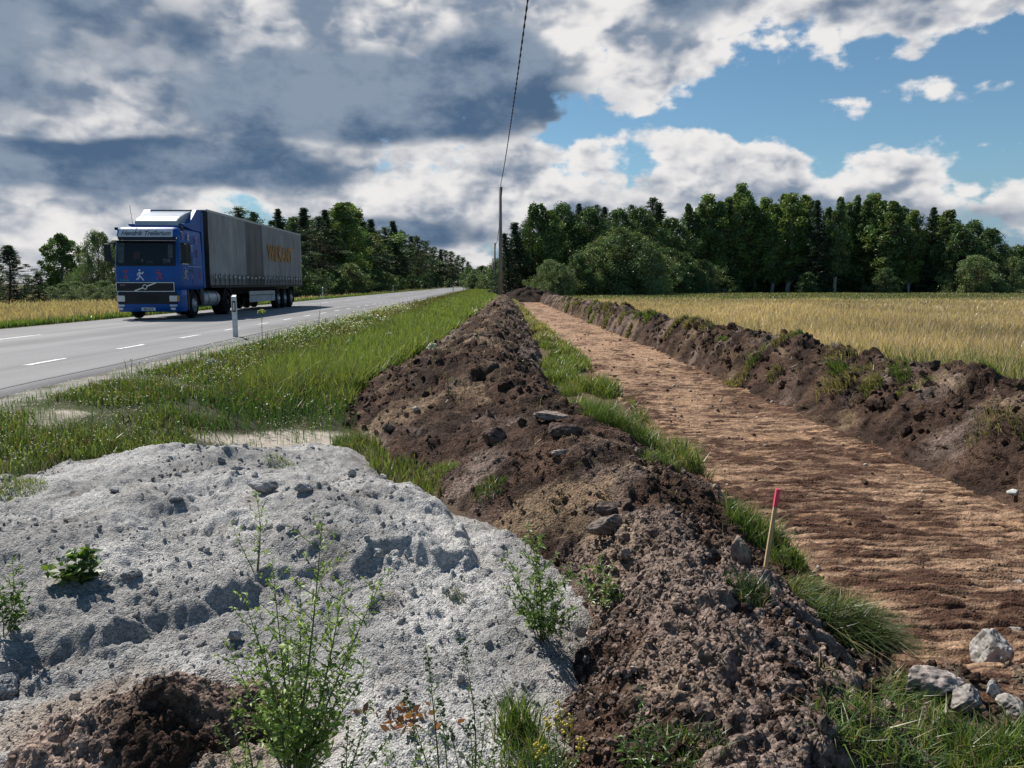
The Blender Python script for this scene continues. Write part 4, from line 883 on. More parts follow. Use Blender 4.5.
# wheels
def wheel(x, y, r=.50, w=.30, side=1, dual=False, parent=truck, rear=False):
    n = 36; ro = []; ww = w*(2.05 if dual else 1)
    prof = [(0,.56*r),(.02,.62*r),(.03,.90*r),(.055,.975*r),(.09,r),(ww-.09,r),(ww-.055,.975*r),(ww-.03,.90*r),(ww-.02,.62*r),(ww,.56*r)]
    mb = MB(); v = []
    for px_, pr in prof:
        for k in range(n): a_ = 2*math.pi*k/n; v.append((x-side*px_, y+pr*math.cos(a_), r+pr*math.sin(a_)))
    m_ = len(prof); mb.add(v, [(i*n+k, i*n+(k+1)%n, (i+1)*n+(k+1)%n, (i+1)*n+k) for i in range(m_-1) for k in range(n)]); t_ = mb.build('wheel', M_RUB, parent, True)
    prof = [(.015,.60*r),(.02,.55*r),(.10,.52*r),(.13 if rear else .06,.40*r),(.13 if rear else .02,.25*r),(.02 if rear else -.02,.22*r),(-.01 if rear else -.05,.10*r),(-.01 if rear else -.05,0.001)]
    mb = MB(); v = []
    for px_, pr in prof:
        for k in range(n): a_ = 2*math.pi*k/n; v.append((x-side*px_, y+pr*math.cos(a_), r+pr*math.sin(a_)))
    m_ = len(prof); mb.add(v, [(i*n+k, i*n+(k+1)%n, (i+1)*n+(k+1)%n, (i+1)*n+k) for i in range(m_-1) for k in range(n)])
    for k in range(10):
        a_ = k*math.pi/5; mb.tube([(x-side*.01,y+.33*r*math.cos(a_),r+.33*r*math.sin(a_)),(x-side*(.14 if rear else .07),y+.33*r*math.cos(a_),r+.33*r*math.sin(a_))],.014,5)
    mb.build('rim', M_DARKM if rear else M_SILVER, t_, False)
for s_, x_ in ((1,-.03),(-1,-W_+.03)): wheel(x_, 1.42, .50, .30, s_)
for s_, x_ in ((1,-.06),(-1,-W_+.06)): wheel(x_, 5.2, .50, .30, s_, True, rear=True)
def arch(y, r_, x0, x1, a0, a1, nm='mudguard', mat=None, zc=.5, t=.03):
    mb = MB(); n = 12; v = []
    for k in range(n+1):
        a_ = R(a0+(a1-a0)*k/n)
        for rr_ in (r_, r_+t):
            for x_ in (x0, x1): v.append((x_, y+rr_*math.cos(a_), zc+rr_*math.sin(a_)))
    f = []
    for k in range(n): b0 = k*4; f += [(b0,b0+1,b0+5,b0+4),(b0+2,b0+3,b0+7,b0+6),(b0,b0+2,b0+6,b0+4),(b0+1,b0+3,b0+7,b0+5)]
    mb.add(v, f+[(0,1,3,2),(n*4,n*4+1,n*4+3,n*4+2)]); return mb.build(nm, mat or M_BLACK, truck)
arch(1.42,.56,-.42,-.004,5,175); arch(1.42,.56,-W_+.004,-W_+.42,5,175); arch(5.2,.58,-.75,-.05,10,170); arch(5.2,.58,-W_+.05,-W_+.75,10,170)
mb = MB(); mb.box(-.35,-.005,.724,.86,.30,1.04); mb.box(-W_+.005,-W_+.35,.724,.86,.30,1.04); mb.build('cab_step', M_BLACK, truck, bevel=.01)
for a_, b_ in ((-.40,-.006),(-W_+.006,-W_+.40)):
    mb = MB(); mb.box(a_,b_,1.98,2.34,.62,1.04); mb.build('cab_skirt', M_BLACK, truck, bevel=.02)
# chassis, tanks
mb = MB(); mb.box(-W_+.72,-W_+.82,.8,6.1,.75,1.0); mb.box(-.82,-.72,.8,6.1,.75,1.0); mb.box(-W_+.83,-.83,1.2,1.5,.45,.62); mb.box(-W_+.83,-.83,4.9,5.5,.40,.70); mb.box(-W_+.3,-.3,1.0,2.3,.80,1.03); ch = mb.build('chassis', M_DARKM, truck)
for x_ in (-.38, -W_+.38):
    mb = MB(); mb.tube([(x_,y_,.68) for y_ in (2.62,2.66,3.3,4.0,4.28,4.32)],[.27,.31,.31,.31,.31,.27],20); tk = mb.build('fuel_tank', M_TANK, truck, True)
    for y_ in (3.0,3.95):
        mb = MB(); mb.tube([(x_,y_,.68),(x_,y_+.05,.68)],.318,20); mb.build('tank_strap', M_DARKM, tk)
mb = MB(); mb.box(-.6,-.12,2.35,2.60,.45,.95); mb.build('battery_box', M_BLACK, truck, bevel=.02)
# semitrailer
Y0, Y1, TW = 2.95, 18.0, 2.50; TX = .03
mb = MB(); mb.box(-TW+TX+.02,TX-.02,Y0,Y1,1.10,1.22); mb.box(-TW+.85,-TW+.97,Y0+.3,Y1-.2,.80,1.10); mb.box(-.95,-.83,Y0+.3,Y1-.2,.80,1.10); tr = mb.build('trailer_deck', M_DARKM, truck)
mb = MB(); mb.box(-TW+TX,TX,Y0,Y0+.06,1.22,4.0); mb.build('trailer_headboard', M_DARKM, truck, bevel=.01)
mb = MB(); mb.box(-TW+TX,TX,Y1-.06,Y1,1.22,4.0); mb.build('trailer_door', M_WHITE, truck, bevel=.01)
for x_ in (TX-.045, -TW+TX-.005):
    mb = MB(); mb.box(x_,x_+.05,Y0,Y1,3.98,4.07); mb.build('roof_rail', M_SILVER, truck, bevel=.008)
mb = MB(); mb.box(-TW+TX+.05,TX-.05,Y0+.01,Y1-.01,4.02,4.05); mb.build('trailer_roof', plain('roof_tarpaulin', (.45,.46,.47), .6), truck)
M_STRAP = plain('strap_webbing', (.03,.03,.03), .7)
for s_ in (1, -1):
    ny, nz = 420, 40; yy_, zz_ = np.meshgrid(np.linspace(Y0+.03,Y1-.02,ny), np.linspace(1.20,3.98,nz), indexing='ij')
    fold = .012*np.sin(yy_*6.2+.7*fbm(yy_*.6, zz_*.3, 2, 990))+.02*fbm(yy_*.9, zz_*.35, 3, 991)+.014*np.sin((yy_-zz_*.55)*9)*np.exp(-((yy_-Y0-1.0)/1.0)**2)
    fold += .010*np.exp(-((yy_-7.55)/.03)**2)+.010*np.exp(-((yy_-10.2)/.03)**2)
    X_ = (TX+.012 if s_ > 0 else -TW+TX-.012)+s_*fold*np.clip((3.98-zz_)/.4,0,1)*np.clip((zz_-1.2)/.3,.2,1)
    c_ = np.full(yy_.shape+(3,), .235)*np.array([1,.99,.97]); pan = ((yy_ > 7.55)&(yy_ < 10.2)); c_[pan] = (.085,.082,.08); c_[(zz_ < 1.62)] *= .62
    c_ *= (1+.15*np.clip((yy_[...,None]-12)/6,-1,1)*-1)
    F_ = grid_faces(ny, nz)
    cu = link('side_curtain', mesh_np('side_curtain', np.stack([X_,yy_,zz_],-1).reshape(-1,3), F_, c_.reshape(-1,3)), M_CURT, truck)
    if s_ > 0:
        for y_ in np.arange(Y0+.5, Y1-.2, .56):
            mb = MB(); mb.box(TX+.040,TX+.048,y_,y_+.05,1.16,1.66); mb.box(TX+.049,TX+.056,y_-.03,y_+.08,1.34,1.42,); mb.build('curtain_strap', M_STRAP, cu)
        mb = MB()
        for i in range(24):
            ya = Y0+.35+i*.6; mb.box(TX+.036,TX+.0395,ya,ya+.34,1.48+.02*math.sin(i*2.),1.56+.02*math.sin(i*2.)); 
        mb.build('curtain_marking', plain('faded_marking', (.42,.42,.41), .7, 0, .5, 3), cu)
        t_ = text('WILKANT', 1.12, plain('orange_lettering', (.50,.22,.025), .65, 0, .35, 5), cu, (TX+.052,13.35,2.72), (R(90),0,R(90)), 'lettering', 0, .002, .94)
mb = MB(); mb.box(TX-.03,TX+.03,Y0+.02,Y1-.02,1.10,1.19); mb.build('side_rail', M_DARKM, truck)
sg_ = MB(); sg_.box(-.06,-.02,8.1,12.3,.42,.92); sgd = sg_.build('side_guard', plain('guard_panel', (.42,.41,.39), .6, 0, .2, 3), truck, bevel=.01)
mb = MB(); mb.box(-.018,-.012,8.2,12.2,.72,.75); mb.box(-.018,-.012,11.6,11.63,.46,.72); mb.build('panel_seam', M_BLACK, sgd)
mb = MB(); mb.box(-.62,-.5,6.7,6.86,.30,1.1); mb.box(-TW+.5,-TW+.62,6.7,6.86,.30,1.1); mb.box(-.7,-.42,6.62,6.94,.26,.30); mb.box(-TW+.42,-TW+.7,6.62,6.94,.26,.30); mb.build('landing_leg', M_DARKM, truck)
for y_ in (13.0,14.3,15.6):
    for s2, x_ in ((1,-.02),(-1,-TW+.08)): wheel(x_, y_, .50, .36, s2)
    mb = MB(); mb.tube([(-.3,y_,.5),(-TW+.3,y_,.5)],.07,8); mb.build('axle', M_DARKM, truck)
mb = MB(); mb.box(-TW+.1,-.1,17.6,17.72,.50,.66); mb.build('rear_bar', M_DARKM, truck)
for a_, b_ in ((-.35,-.05),(-TW+.1,-TW+.4)):
    mb = MB(); mb.box(a_,b_,16.25,16.3,.25,1.1); mb.build('mud_flap', M_BLACK, truck)

# ------------------------------------------------------------------ road posts, utility poles, cable, stake
M_POST = plain('post_plastic', (.60,.60,.58), .55, 0, .2, 9); M_REFL = plain('reflector', (.55,.55,.55), .25, 0, .05); M_BAND = plain('post_band', (.03,.03,.035), .6)
def marker(px, py, label, xy=None):
    x, y, z = place(px, py) if xy is None else (xy[0], xy[1], float(h_ground(*xy)))
    r_ = bpy.data.objects.new('marker_post', None); COL.objects.link(r_); r_.location = (x,y,z-.02); r_.empty_display_size = .1; tag(r_, label, 'marker post', 'marker posts along the road')
    r_.rotation_euler = (R(random.uniform(-1,1)),R(random.uniform(-1.5,1.5)),0)
    mb = MB(); prof = [(-.06,-.045),(.06,-.045),(.045,.03),(-.045,.03)]; mb.add([(a_,b_,0) for a_,b_ in prof]+[(a_,b_,1.02 if b_ < 0 else 1.06) for a_,b_ in prof], [(0,1,2,3),(4,5,6,7),(0,1,5,4),(1,2,6,5),(2,3,7,6),(3,0,4,7)])
    mb.build('post', M_POST, r_, bevel=.006)
    mb = MB(); mb.box(-.038,.038,-.0515,-.0465,.66,.92); bd = mb.build('dark_band', M_BAND, r_); mb = MB(); mb.box(-.020,.020,-.0575,-.0535,.70,.88); mb.build('reflector', M_REFL, bd)
marker(236, 337, 'large near white road marker post with a dark band, before the truck', (-236/236*(512-236)/FPX*18.6, 18.6))
for i,(px,D,s_) in enumerate([(333,70,'L'),(402,115,'L'),(430,175,'L'),(434,150,'L'),(446,240,'L'),(459,330,'L')]):
    pass
for i, D in enumerate([67, 117, 167, 217, 267]):
    marker(0,0, f'white road marker post on the far side of the road, {ordi(i)} beyond the trailer', (-14.1-.0308*D+max(D-170,0)**2*.00016, D))
for i, D in enumerate([118, 168, 218]):
    marker(0,0, f'white road marker post on the near side of the road, {ordi(i)} past the large one', (-5.2-.0308*D+max(D-170,0)**2*.00016, D))
def polemat():
    m, nt, b = nodes('weathered_wood'); L = nt.links
    tc = N(nt,'ShaderNodeTexCoord'); mp = N(nt,'ShaderNodeMapping'); mp.inputs['Scale'].default_value = (1,1,.05); L.new(tc.outputs['Object'], mp.inputs['Vector'])
    n1 = N(nt,'ShaderNodeTexNoise'); n1.inputs['Scale'].default_value = 22; n1.inputs['Detail'].default_value = 7; L.new(mp.outputs[0], n1.inputs['Vector'])
    cr = N(nt,'ShaderNodeValToRGB'); e = cr.color_ramp.elements; e[0].position = .35; e[0].color = (.13,.105,.085,1); e[1].position = .65; e[1].color = (.36,.31,.26,1); L.new(n1.outputs['Fac'], cr.inputs[0]); L.new(cr.outputs[0], b.inputs['Base Color'])
    bp = N(nt,'ShaderNodeBump'); bp.inputs['Strength'].default_value = .5; bp.inputs['Distance'].default_value = .02; L.new(n1.outputs['Fac'], bp.inputs['Height']); L.new(bp.outputs[0], b.inputs['Normal']); b.inputs['Roughness'].default_value = .85; return m
M_POLE = polemat(); M_IRON = plain('iron_fitting', (.08,.08,.08), .6, .5); M_CER = plain('insulator', (.30,.20,.15), .3)
poles = []
for i,(px,D,top) in enumerate([(500.5,58,187),(495,112,243),(493,165,258)]):
    x = atpx(px, D); gz = float(max(h_ground(x,D), h_bankl(x,D) if D < 66 else -9)); H_ = top_h(top, D, 0)
    r_ = bpy.data.objects.new('utility_pole', None); COL.objects.link(r_); r_.location = (x,D,gz-.3); tag(r_, f'weathered wooden utility pole, {("tallest and nearest, standing in the soil bank","second one behind the nearest","thin farthest one of the line")[i]}', 'utility pole', 'utility poles along the path')
    h_ = H_-(gz-.3); mb = MB(); mb.tube([(0,0,0),(.01,0,h_*.5),(0,0,h_)],[.155,.135,.11],14); mb.build('pole', M_POLE, r_, True)
    mb = MB(); mb.tube([(0,-.1,h_-.18),(.10,-.1,h_-.18),(.14,-.1,h_-.10)],.015,6); br_ = mb.build('bracket', M_IRON, r_); mb = MB(); mb.tube([(.14,-.1,h_-.12),(.14,-.1,h_-.02)],[.04,.03],8); mb.build('insulator', M_CER, br_)
    poles.append((x+.14, D-.1, gz-.3+h_-.06))
mb = MB(); pts = []
for y_ in np.linspace(-8, 57.9, 60): pts.append((1.03-.0324*y_+.10*(y_ > 57.5), y_, CAM_Z+6.55+.00102*(y_-36.8)**2))
pts[-1] = poles[0]; mb.tube(pts, .015, 6)
# twisted bundle: a second strand wound round the first
for k in range(2):
    q_ = []; 
    for y_ in np.arange(2, 57, .09):
        x_ = 1.03-.0324*y_; z_ = CAM_Z+6.55+.00102*(y_-36.8)**2; a_ = y_*5.2+k*math.pi; q_.append((x_+.017*math.cos(a_), y_, z_+.017*math.sin(a_)))
    mb.tube(q_, .011, 4, cap=False)
M_CABLE = plain('cable_rubber', (.015,.015,.016), .6)
tag(mb.build('power_cable', M_CABLE, None, True), 'black twisted power cable rising overhead from the nearest pole', 'cable')
for a_, b_ in ((0,1),(1,2)):
    p, q = Vector(poles[a_]), Vector(poles[b_]); mb = MB(); mb.tube([p+(q-p)*t-Vector((0,0,1.2*4*t*(1-t))) for t in np.linspace(0,1,24)], .03, 5)
    tag(mb.build('power_cable', M_CABLE, None, True), ('power cable sagging between the nearest and the second pole','power cable sagging between the second and the farthest pole')[a_], 'cable')
x,y,z = place(764,571); st = bpy.data.objects.new('survey_stake', None); COL.objects.link(st); st.location = (x,y,z-.05); tag(st, 'thin wooden survey stake with a pink red tip leaning at the path edge', 'stake')
tp = stems((x,y,z-.05), [(778,489,0)])[0] if 'stems' in globals() else None
vx=(778-512)/FPX; vz=(384-489)/FPX; d=Vector((vx, math.cos(PITCH)+vz*math.sin(PITCH), -math.sin(PITCH)+vz*math.cos(PITCH))); t=(y+.02)/d.y; T_ = Vector((d.x*t-x, .02, CAM_Z+d.z*t-(z-.05)))
M_WOOD = plain('raw_pine', (.52,.36,.19), .8, 0, .15, 30); M_TIP = plain('fluorescent_paint', (.85,.075,.13), .6, 0, .08, 30)
def bar(a_, b_, w1, w2, nm, m):
    mb = MB(); ax = (b_-a_).normalized(); s1 = ax.cross(Vector((0,1,0))).normalized(); s2 = ax.cross(s1); mb.add([p+s1*i_*w1/2+s2*j_*w2/2 for p in (a_,b_) for i_,j_ in ((-1,-1),(1,-1),(1,1),(-1,1))], [(0,1,2,3),(4,5,6,7),(0,1,5,4),(1,2,6,5),(2,3,7,6),(3,0,4,7)]); return mb.build(nm, m, st, bevel=.002)
bar(Vector((0,0,0)), T_*.80, .018, .016, 'shaft', M_WOOD); bar(T_*.802, T_, .0195, .0175, 'painted_tip', M_TIP)
# ------------------------------------------------------------------ grass blades
def blades(P, H, W, base, tip, g, lean=.35, laz=None, bend=.5):
    n = len(P); az = g.uniform(0, 2*np.pi, n) if laz is None else laz+g.normal(0, .5, n)
    fz = g.uniform(0, np.pi, n); ln = np.abs(g.normal(lean, lean*.5, n)) if np.ndim(lean) == 0 else lean
    d = np.stack([np.cos(az), np.sin(az), np.zeros(n)], 1); s = np.stack([np.cos(fz), np.sin(fz), np.zeros(n)], 1)*(W/2)[:,None]
    up = np.array([0,0,1.0]); H_ = H[:,None]; ln = ln[:,None]
    m = P+up*H_*.55*(1-.15*ln)+d*H_*ln*.28; t = P+up*H_*np.clip(1-.45*ln*ln, .15, 1)+d*H_*ln
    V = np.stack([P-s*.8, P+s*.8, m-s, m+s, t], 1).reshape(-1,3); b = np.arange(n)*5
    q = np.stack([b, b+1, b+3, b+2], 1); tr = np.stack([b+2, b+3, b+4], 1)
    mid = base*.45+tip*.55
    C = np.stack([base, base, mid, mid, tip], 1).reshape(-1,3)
    return V, [q, tr], C
def tint(n, g, *cols, j=.25):
    c = np.array(cols); k = g.integers(0, len(c), n); u = g.uniform(0,1,(n,1)); k2 = g.integers(0, len(c), n)
    return (c[k]*u+c[k2]*(1-u))*g.uniform(1-j, 1+j, (n,1))
def emit(name, parts, kind='stuff', mat=None):
    V, F, C = join_np(parts); fs = [np.concatenate([f for f in F if f.shape[1] == k]) for k in (4,3) if any(f.shape[1] == k for f in F)]
    o = link(name, mesh_np(name, V, fs, C, False), mat or M_LEAF)
    return tag(o, kind=kind) if kind else o
G1 = (.150,.235,.035); G2 = (.215,.290,.048); G3 = (.070,.125,.028); G4 = (.25,.27,.075); OL = (.11,.11,.035); BRW = (.16,.105,.055); STR = (.42,.34,.17); DG = (.040,.080,.022)
g = np.random.default_rng(101)
def stripxy(n, r0, r1, y0, y1, fn=RR):
    y = y0*np.exp(g.uniform(0,1,n)*math.log(y1/y0)); r_ = g.uniform(r0, r1, n)
    return (r_-(.0308 if fn is RR else .0205)*y), y, r_
# verge: lush between the shoulder and the bank, short and flowery near the camera
n = 330000; x, y, r_ = stripxy(n, -5.35, .9+0*1, 5.8, 260)
foot = itp(y, BL_C)-itp(y, BL_WL)*.62+.12*fbm(x, y*1.3, 2, 800)
lush = ss(-4.2, -2.9, r_+.5*fbm(x*.6, y*.35, 3, 801))*ss(8.2, 10.8, y+1.2*fbm(x*.8, y*.8, 2, 802)-1.0*(x > -2.8))
pn_ = fbm(x*.8, y*.8, 4, 803)
bare = (ss(.0,.22, pn_)*(1-lush)*.95+ss(-4.9,-5.4,r_+.4*pn_)*.85+.30*(1-lush)+.12+.95*ss(1.1,.6,np.hypot((x+2.5)/1.2,(y-8.4)/.9)+.4*fbm(x*2,y*2,2,807)))
keep = (x < foot)&(h_bankl(x, y) < h_ground(x, y)+.03)&(g.uniform(0,1,n) > bare)&(h_pile(x, y) < h_ground(x, y)+.01)
x, y, r_, lush, foot, pn_ = (a[keep] for a in (x,y,r_,lush,foot,pn_)); n = len(x); z = h_ground(x, y)
H = (.06+.11*g.uniform(0,1,n))*(.45+.55*ss(-5.4,-4.2,r_))*(1-lush)+lush*(.30+.28*g.uniform(0,1,n))*(1+.3*fbm(x*.5,y*.5,2,804)); H *= np.clip(.6+.4*(foot-x)/.3, .6, 1)
W = np.clip(.0014*y, .004, .09)*g.uniform(.7,1.4,n)
tipg = tint(n, g, G1, G2, G2, G4, G4, (.30,.27,.11)); tips = tint(n, g, G3, OL, G4, G2, BRW, G4)
mixl = ss(-.2,.3,fbm(x*.5,y*.22,3,805)+ss(-4.6,-2.4,r_)*.75-.42)[:,None]*lush[:,None]
tip = tips*(1-mixl)+tipg*mixl
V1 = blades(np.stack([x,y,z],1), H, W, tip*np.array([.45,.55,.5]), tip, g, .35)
# reddish brown flowering stalks near the road
n = 17000; x, y, r_ = stripxy(n, -5.0, -2.6, 9, 120); k = g.uniform(0,1,n) < ss(-2.6,-3.6,r_)*ss(-4.9,-4.1,r_)*ss(-.1,.2,fbm(x*.7,y*.4,3,808))*.9+.06*(r_ > -4.2); k &= x < itp(y, BL_C)-itp(y, BL_WL); x, y = x[k], y[k]; n = len(x)
V2 = blades(np.stack([x,y,h_ground(x,y)],1), g.uniform(.16,.36,n)*np.clip(y/22,.55,1.3), np.clip(.0009*y,.003,.05), tint(n,g,OL,G3), tint(n,g,BRW,(.22,.13,.07),(.25,.20,.10),G4), g, .2)
emit('verge_grass', [V1, V2])
# white and yellow flower heads
n = 15000; x, y, r_ = stripxy(n, -5.2, -1.8, 5.8, 45); k = g.uniform(0,1,n) < ss(-.15,.3,fbm(x*.9,y*.5,3,820)+.25*ss(-3,-4.5,r_)); k &= (x < itp(y,BL_C)-itp(y,BL_WL)-.1)&(h_pile(x,y) < h_ground(x,y)); x, y = x[k], y[k]; n = len(x)
zz = h_ground(x,y)+g.uniform(.08,.22,n)*np.clip(y/14,.7,1.3)
P = np.stack([x,y,zz],1); s_ = np.clip(.0008*y,.006,.03)*g.uniform(.6,1.2,n)
a = np.arange(6)*np.pi/3; ring = np.stack([np.cos(a), np.sin(a), .12*np.cos(3*a)],1)
tl = g.normal(0,.35,(n,2)); V = P[:,None,:]+ring[None]*s_[:,None,None]; V[:,:,2] += (ring[None,:,0]*tl[:,0:1]+ring[None,:,1]*tl[:,1:2])*s_[:,None]-.0
o_ = (np.arange(n)*6)[:,None]; F = [np.stack([o_[:,0]+i for i in (0,1,2,3)],1), np.stack([o_[:,0]+i for i in (0,3,4,5)],1)]
cf = np.where(g.uniform(0,1,(n,1)) < .55, np.array([[.62,.62,.55]]), np.where(g.uniform(0,1,(n,1)) < .6, np.array([[.55,.50,.12]]), np.array([[.50,.48,.33]])))
st = blades(np.stack([x,y,h_ground(x,y)],1), zz-h_ground(x,y), np.clip(.0006*y,.0015,.02), tint(n,g,G3), tint(n,g,G3,G1), g, .02)
emit('verge_flowers', [(V.reshape(-1,3), F, np.repeat(cf,6,0)), st])
# pink clover heads and tall dark weeds at the edge by the dug bank
n = 900; x = g.normal(-2.9,.7,n); y = g.normal(9.3,.7,n); k = (h_pile(x,y) < h_ground(x,y))&(x < itp(y,BL_C)-itp(y,BL_WL)*.95); x, y = x[k], y[k]; n = len(x)
P = np.stack([x,y,h_ground(x,y)+g.uniform(.15,.35,n)],1)
pr = [leaf_faces(P, np.full(n,.014), tint(n,g,G3,(.22,.09,.12),G3,DG), g, .3, .8), blades(P-np.array([0,0,.2]), np.full(n,.24), np.full(n,.01), tint(n,g,DG), tint(n,g,G3), g, .3)]
emit('clover_patch', [(pr[0][0],[pr[0][1]],pr[0][2]), pr[1]])
# hay field
n = 330000; u = g.uniform(0,1,n)
y = 5.5*np.exp(u**.9*math.log(124/5.5)); x = g.uniform(-.02,.86,n)*y
k = (Q(x,y) > 6.75+.2*fbm(x,y,2,830)) ; x, y = x[k], y[k]; n = len(x)
dn = fbm(x*.25,y*.12,3,831); far = ss(50,78,y+14*dn)
H = (.42+.25*g.uniform(0,1,n))*(1-.25*far); W = np.clip(.0013*y,.004,.11)*g.uniform(.7,1.4,n)
green = np.clip(ss(17,9,y+4*dn)*.65+far*.8+ss(.1,.5,dn)*.15, 0, 1)
k = (g.uniform(0,1,n) < green)[:,None]
tip = np.where(k, tint(n,g,(.14,.17,.045),(.10,.135,.035),(.18,.18,.06)), tint(n,g,(.66,.49,.31),(.56,.40,.25),(.44,.28,.19),(.60,.47,.27)))
pt = 1+.6*fbm(x*.12,y*.05,3,833)[:,None]; tip = tip*np.clip(pt,.6,1.4)
bs = np.where(k, tint(n,g,(.10,.14,.03)), tint(n,g,(.34,.27,.12),(.38,.29,.16)))
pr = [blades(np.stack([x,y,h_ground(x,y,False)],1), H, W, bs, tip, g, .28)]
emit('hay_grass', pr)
# tan grass beyond the road
n = 150000; y = 12*np.exp(g.uniform(0,1,n)*math.log(230/12)); r_ = -14.2-np.abs(g.normal(0,1,n))*np.clip(y*.16,1.5,20); x = r_-.0308*y
k = (x/y > -.95); x, y, r_ = x[k], y[k], r_[k]; n = len(x)
gr = np.clip(ss(-16.0,-14.6,r_+.4*fbm(x*.3,y*.3,2,840))*.9+.25*ss(.0,.4,fbm(x*.15,y*.15,3,841))+ss(45,80,y)*.7,0,1); k = (g.uniform(0,1,n) < gr)[:,None]
H = np.where(k[:,0], .2, .42)*g.uniform(.7,1.3,n)
tip = np.where(k, tint(n,g,G2,G4,G1), tint(n,g,(.55,.38,.24),(.45,.30,.19),(.58,.47,.27)))
emit('roadside_grass', [blades(np.stack([x,y,h_ground(x,y)],1), H, np.clip(.0014*y,.01,.12)*g.uniform(.7,1.3,n), np.where(k, tint(n,g,G3), tint(n,g,(.20,.17,.07))), tip, g, .3)])
# grass strip left standing along the path
n = 60000; x, y, q_ = stripxy(n, .75, 1.9, 6.7, 86, Q); dn = fbm(x*1.1,y*.5,3,850)
k = (h_bankl(x,y) < h_ground(x,y)+.06)&(g.uniform(0,1,n) < ss(-.05,.16,dn-.06*ss(20,40,y))); x, y, dn = x[k], y[k], dn[k]; n = len(x)
dry = np.clip(ss(12,30,y)*.75+ss(.1,.4,fbm(x,y,2,851))*.5,0,1); kk = (g.uniform(0,1,n) < dry)[:,None]
tip = np.where(kk, tint(n,g,(.46,.39,.20),(.36,.29,.14)), tint(n,g,G1,G2,G4,OL))
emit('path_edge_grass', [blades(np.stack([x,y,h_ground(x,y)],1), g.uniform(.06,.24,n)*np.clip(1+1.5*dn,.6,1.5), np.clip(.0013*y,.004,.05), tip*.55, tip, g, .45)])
# tufts of turf: each (px, py, radius, height, blades, lean azimuth or None, palette)
def tuft(px, py, rad, h, n, label, pal, laz=None, lean=.5, sq=1., w=.0045, dry=0., name='grass_tuft', xy=None):
    x0, y0, z0 = place(px, py) if xy is None else (*xy, 0)
    a = g.uniform(0,2*np.pi,n); r_ = rad*np.sqrt(g.uniform(0,1,n)); x = x0+r_*np.cos(a)*1.0; y = y0+r_*np.sin(a)*sq; z = h_all(x, y)-.01
    tip = tint(n,g,*pal); 
    dry = dry or .14
    if dry: m = (g.uniform(0,1,n) < dry)[:,None]; tip = np.where(m, tint(n,g,STR,(.30,.24,.13)), tip)
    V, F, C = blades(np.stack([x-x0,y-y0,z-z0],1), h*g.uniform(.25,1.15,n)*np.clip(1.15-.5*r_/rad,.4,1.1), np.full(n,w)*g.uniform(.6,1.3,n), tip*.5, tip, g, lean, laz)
    o = link(name, mesh_np(name, V, F, C, False), M_LEAF); o.location = (x0,y0,z0)
    return tag(o, label, 'grass tuft', 'grass tufts on the dug ground')
GP = (G1,G3,G2,G3); YG = (G2,G4,G1)
for a in [
 (757,535,.20,.22,1500,'bright green grass tuft standing right behind the red tipped stake',GP),
 (790,560,.12,.14,500,'thin grass at the foot of the red tipped stake',GP),
 (838,626,.24,.24,3600,'big shaggy turf clump hanging over the near edge of the dirt path',(G3,G1,OL,DG),-.6,.9,.7),
 (800,598,.13,.16,900,'yellowish grass between the stake and the shaggy turf clump',(G4,OL,G1),-.3,.8),
 (746,596,.10,.12,400,'dark little grass tuft below the brown boulder at the stake',(DG,G3)),
 (905,705,.15,.13,600,'long grass flopping in front of the rounded pinkish limestone lump',GP,-.2,.9),
 (880,755,.20,.15,1100,'dense grass at the lower corner of the soil bank',GP,None,.8),
 (950,762,.20,.17,1000,'tall bright grass in front of the rubble blocks',GP,None,.55),
 (1015,758,.18,.18,800,'tall grass in the near corner by the rubble',GP,None,.55),
 (838,690,.10,.08,200,'sparse dry grass wisps on the crumbly end of the soil bank',(STR,OL),None,.8),
 (565,395,.24,.25,900,'grass tuft on the soil bank edge, first of the green strip past the crest',YG),
 (612,425,.26,.30,1800,'tall dark based grass tuft in the middle of the green strip by the path',GP),
 (640,440,.22,.26,1200,'green grass tuft near the near end of the strip beside the path',GP),
 (662,462,.16,.16,500,'last low grass tuft of the green strip before the bare dark soil',GP,None,.7),
 (440,476,.16,.12,700,'bright low green weeds at the meeting of bank foot and gravel',YG,None,.7),
 (490,490,.13,.10,400,'dull green weeds at the bank foot beside the bright low ones',(G3,DG,G1),None,.7),
 (350,445,.20,.22,900,'tall green grass at the left foot of the open bank face',GP),
 (12,488,.22,.09,900,'low yellow green grass patch at the far edge of the gravel heap',YG,None,.8),
 (280,462,.13,.07,220,'little yellow green weed on the pale sand behind the heap',YG,None,1.),
 (205,424,.28,.17,1300,'dark green grass clump on the sandy patch behind the heap',(G3,G1,DG),None,.6),
 (105,440,.55,.16,2600,'dense short grass right behind the crest of the gravel heap',(G3,G1,OL),None,.5),
 (516,735,.08,.22,300,'bright tall grass tuft growing out of the gravel heap foot',GP,None,.4),
 (535,760,.12,.14,500,'thick grass at the near foot of the bank next to the gravel',GP,None,.5),
 (660,760,.12,.10,350,'weedy grass at the near end of the soil bank',(G3,DG,G1),None,.6),
 (700,764,.10,.10,300,'thin weeds on the near end of the soil bank',(G3,DG,OL),None,.6),
 (455,598,.045,.06,120,'tiny grey green weed alone on the open gravel',(G3,(.2,.24,.15)),None,.9)]:
    px,py,rad,h,nb,lab,pal = a[:7]; tuft(px,py,rad,h,nb,lab,pal,a[7] if len(a)>7 else None,a[8] if len(a)>8 else .5,a[9] if len(a)>9 else 1.)
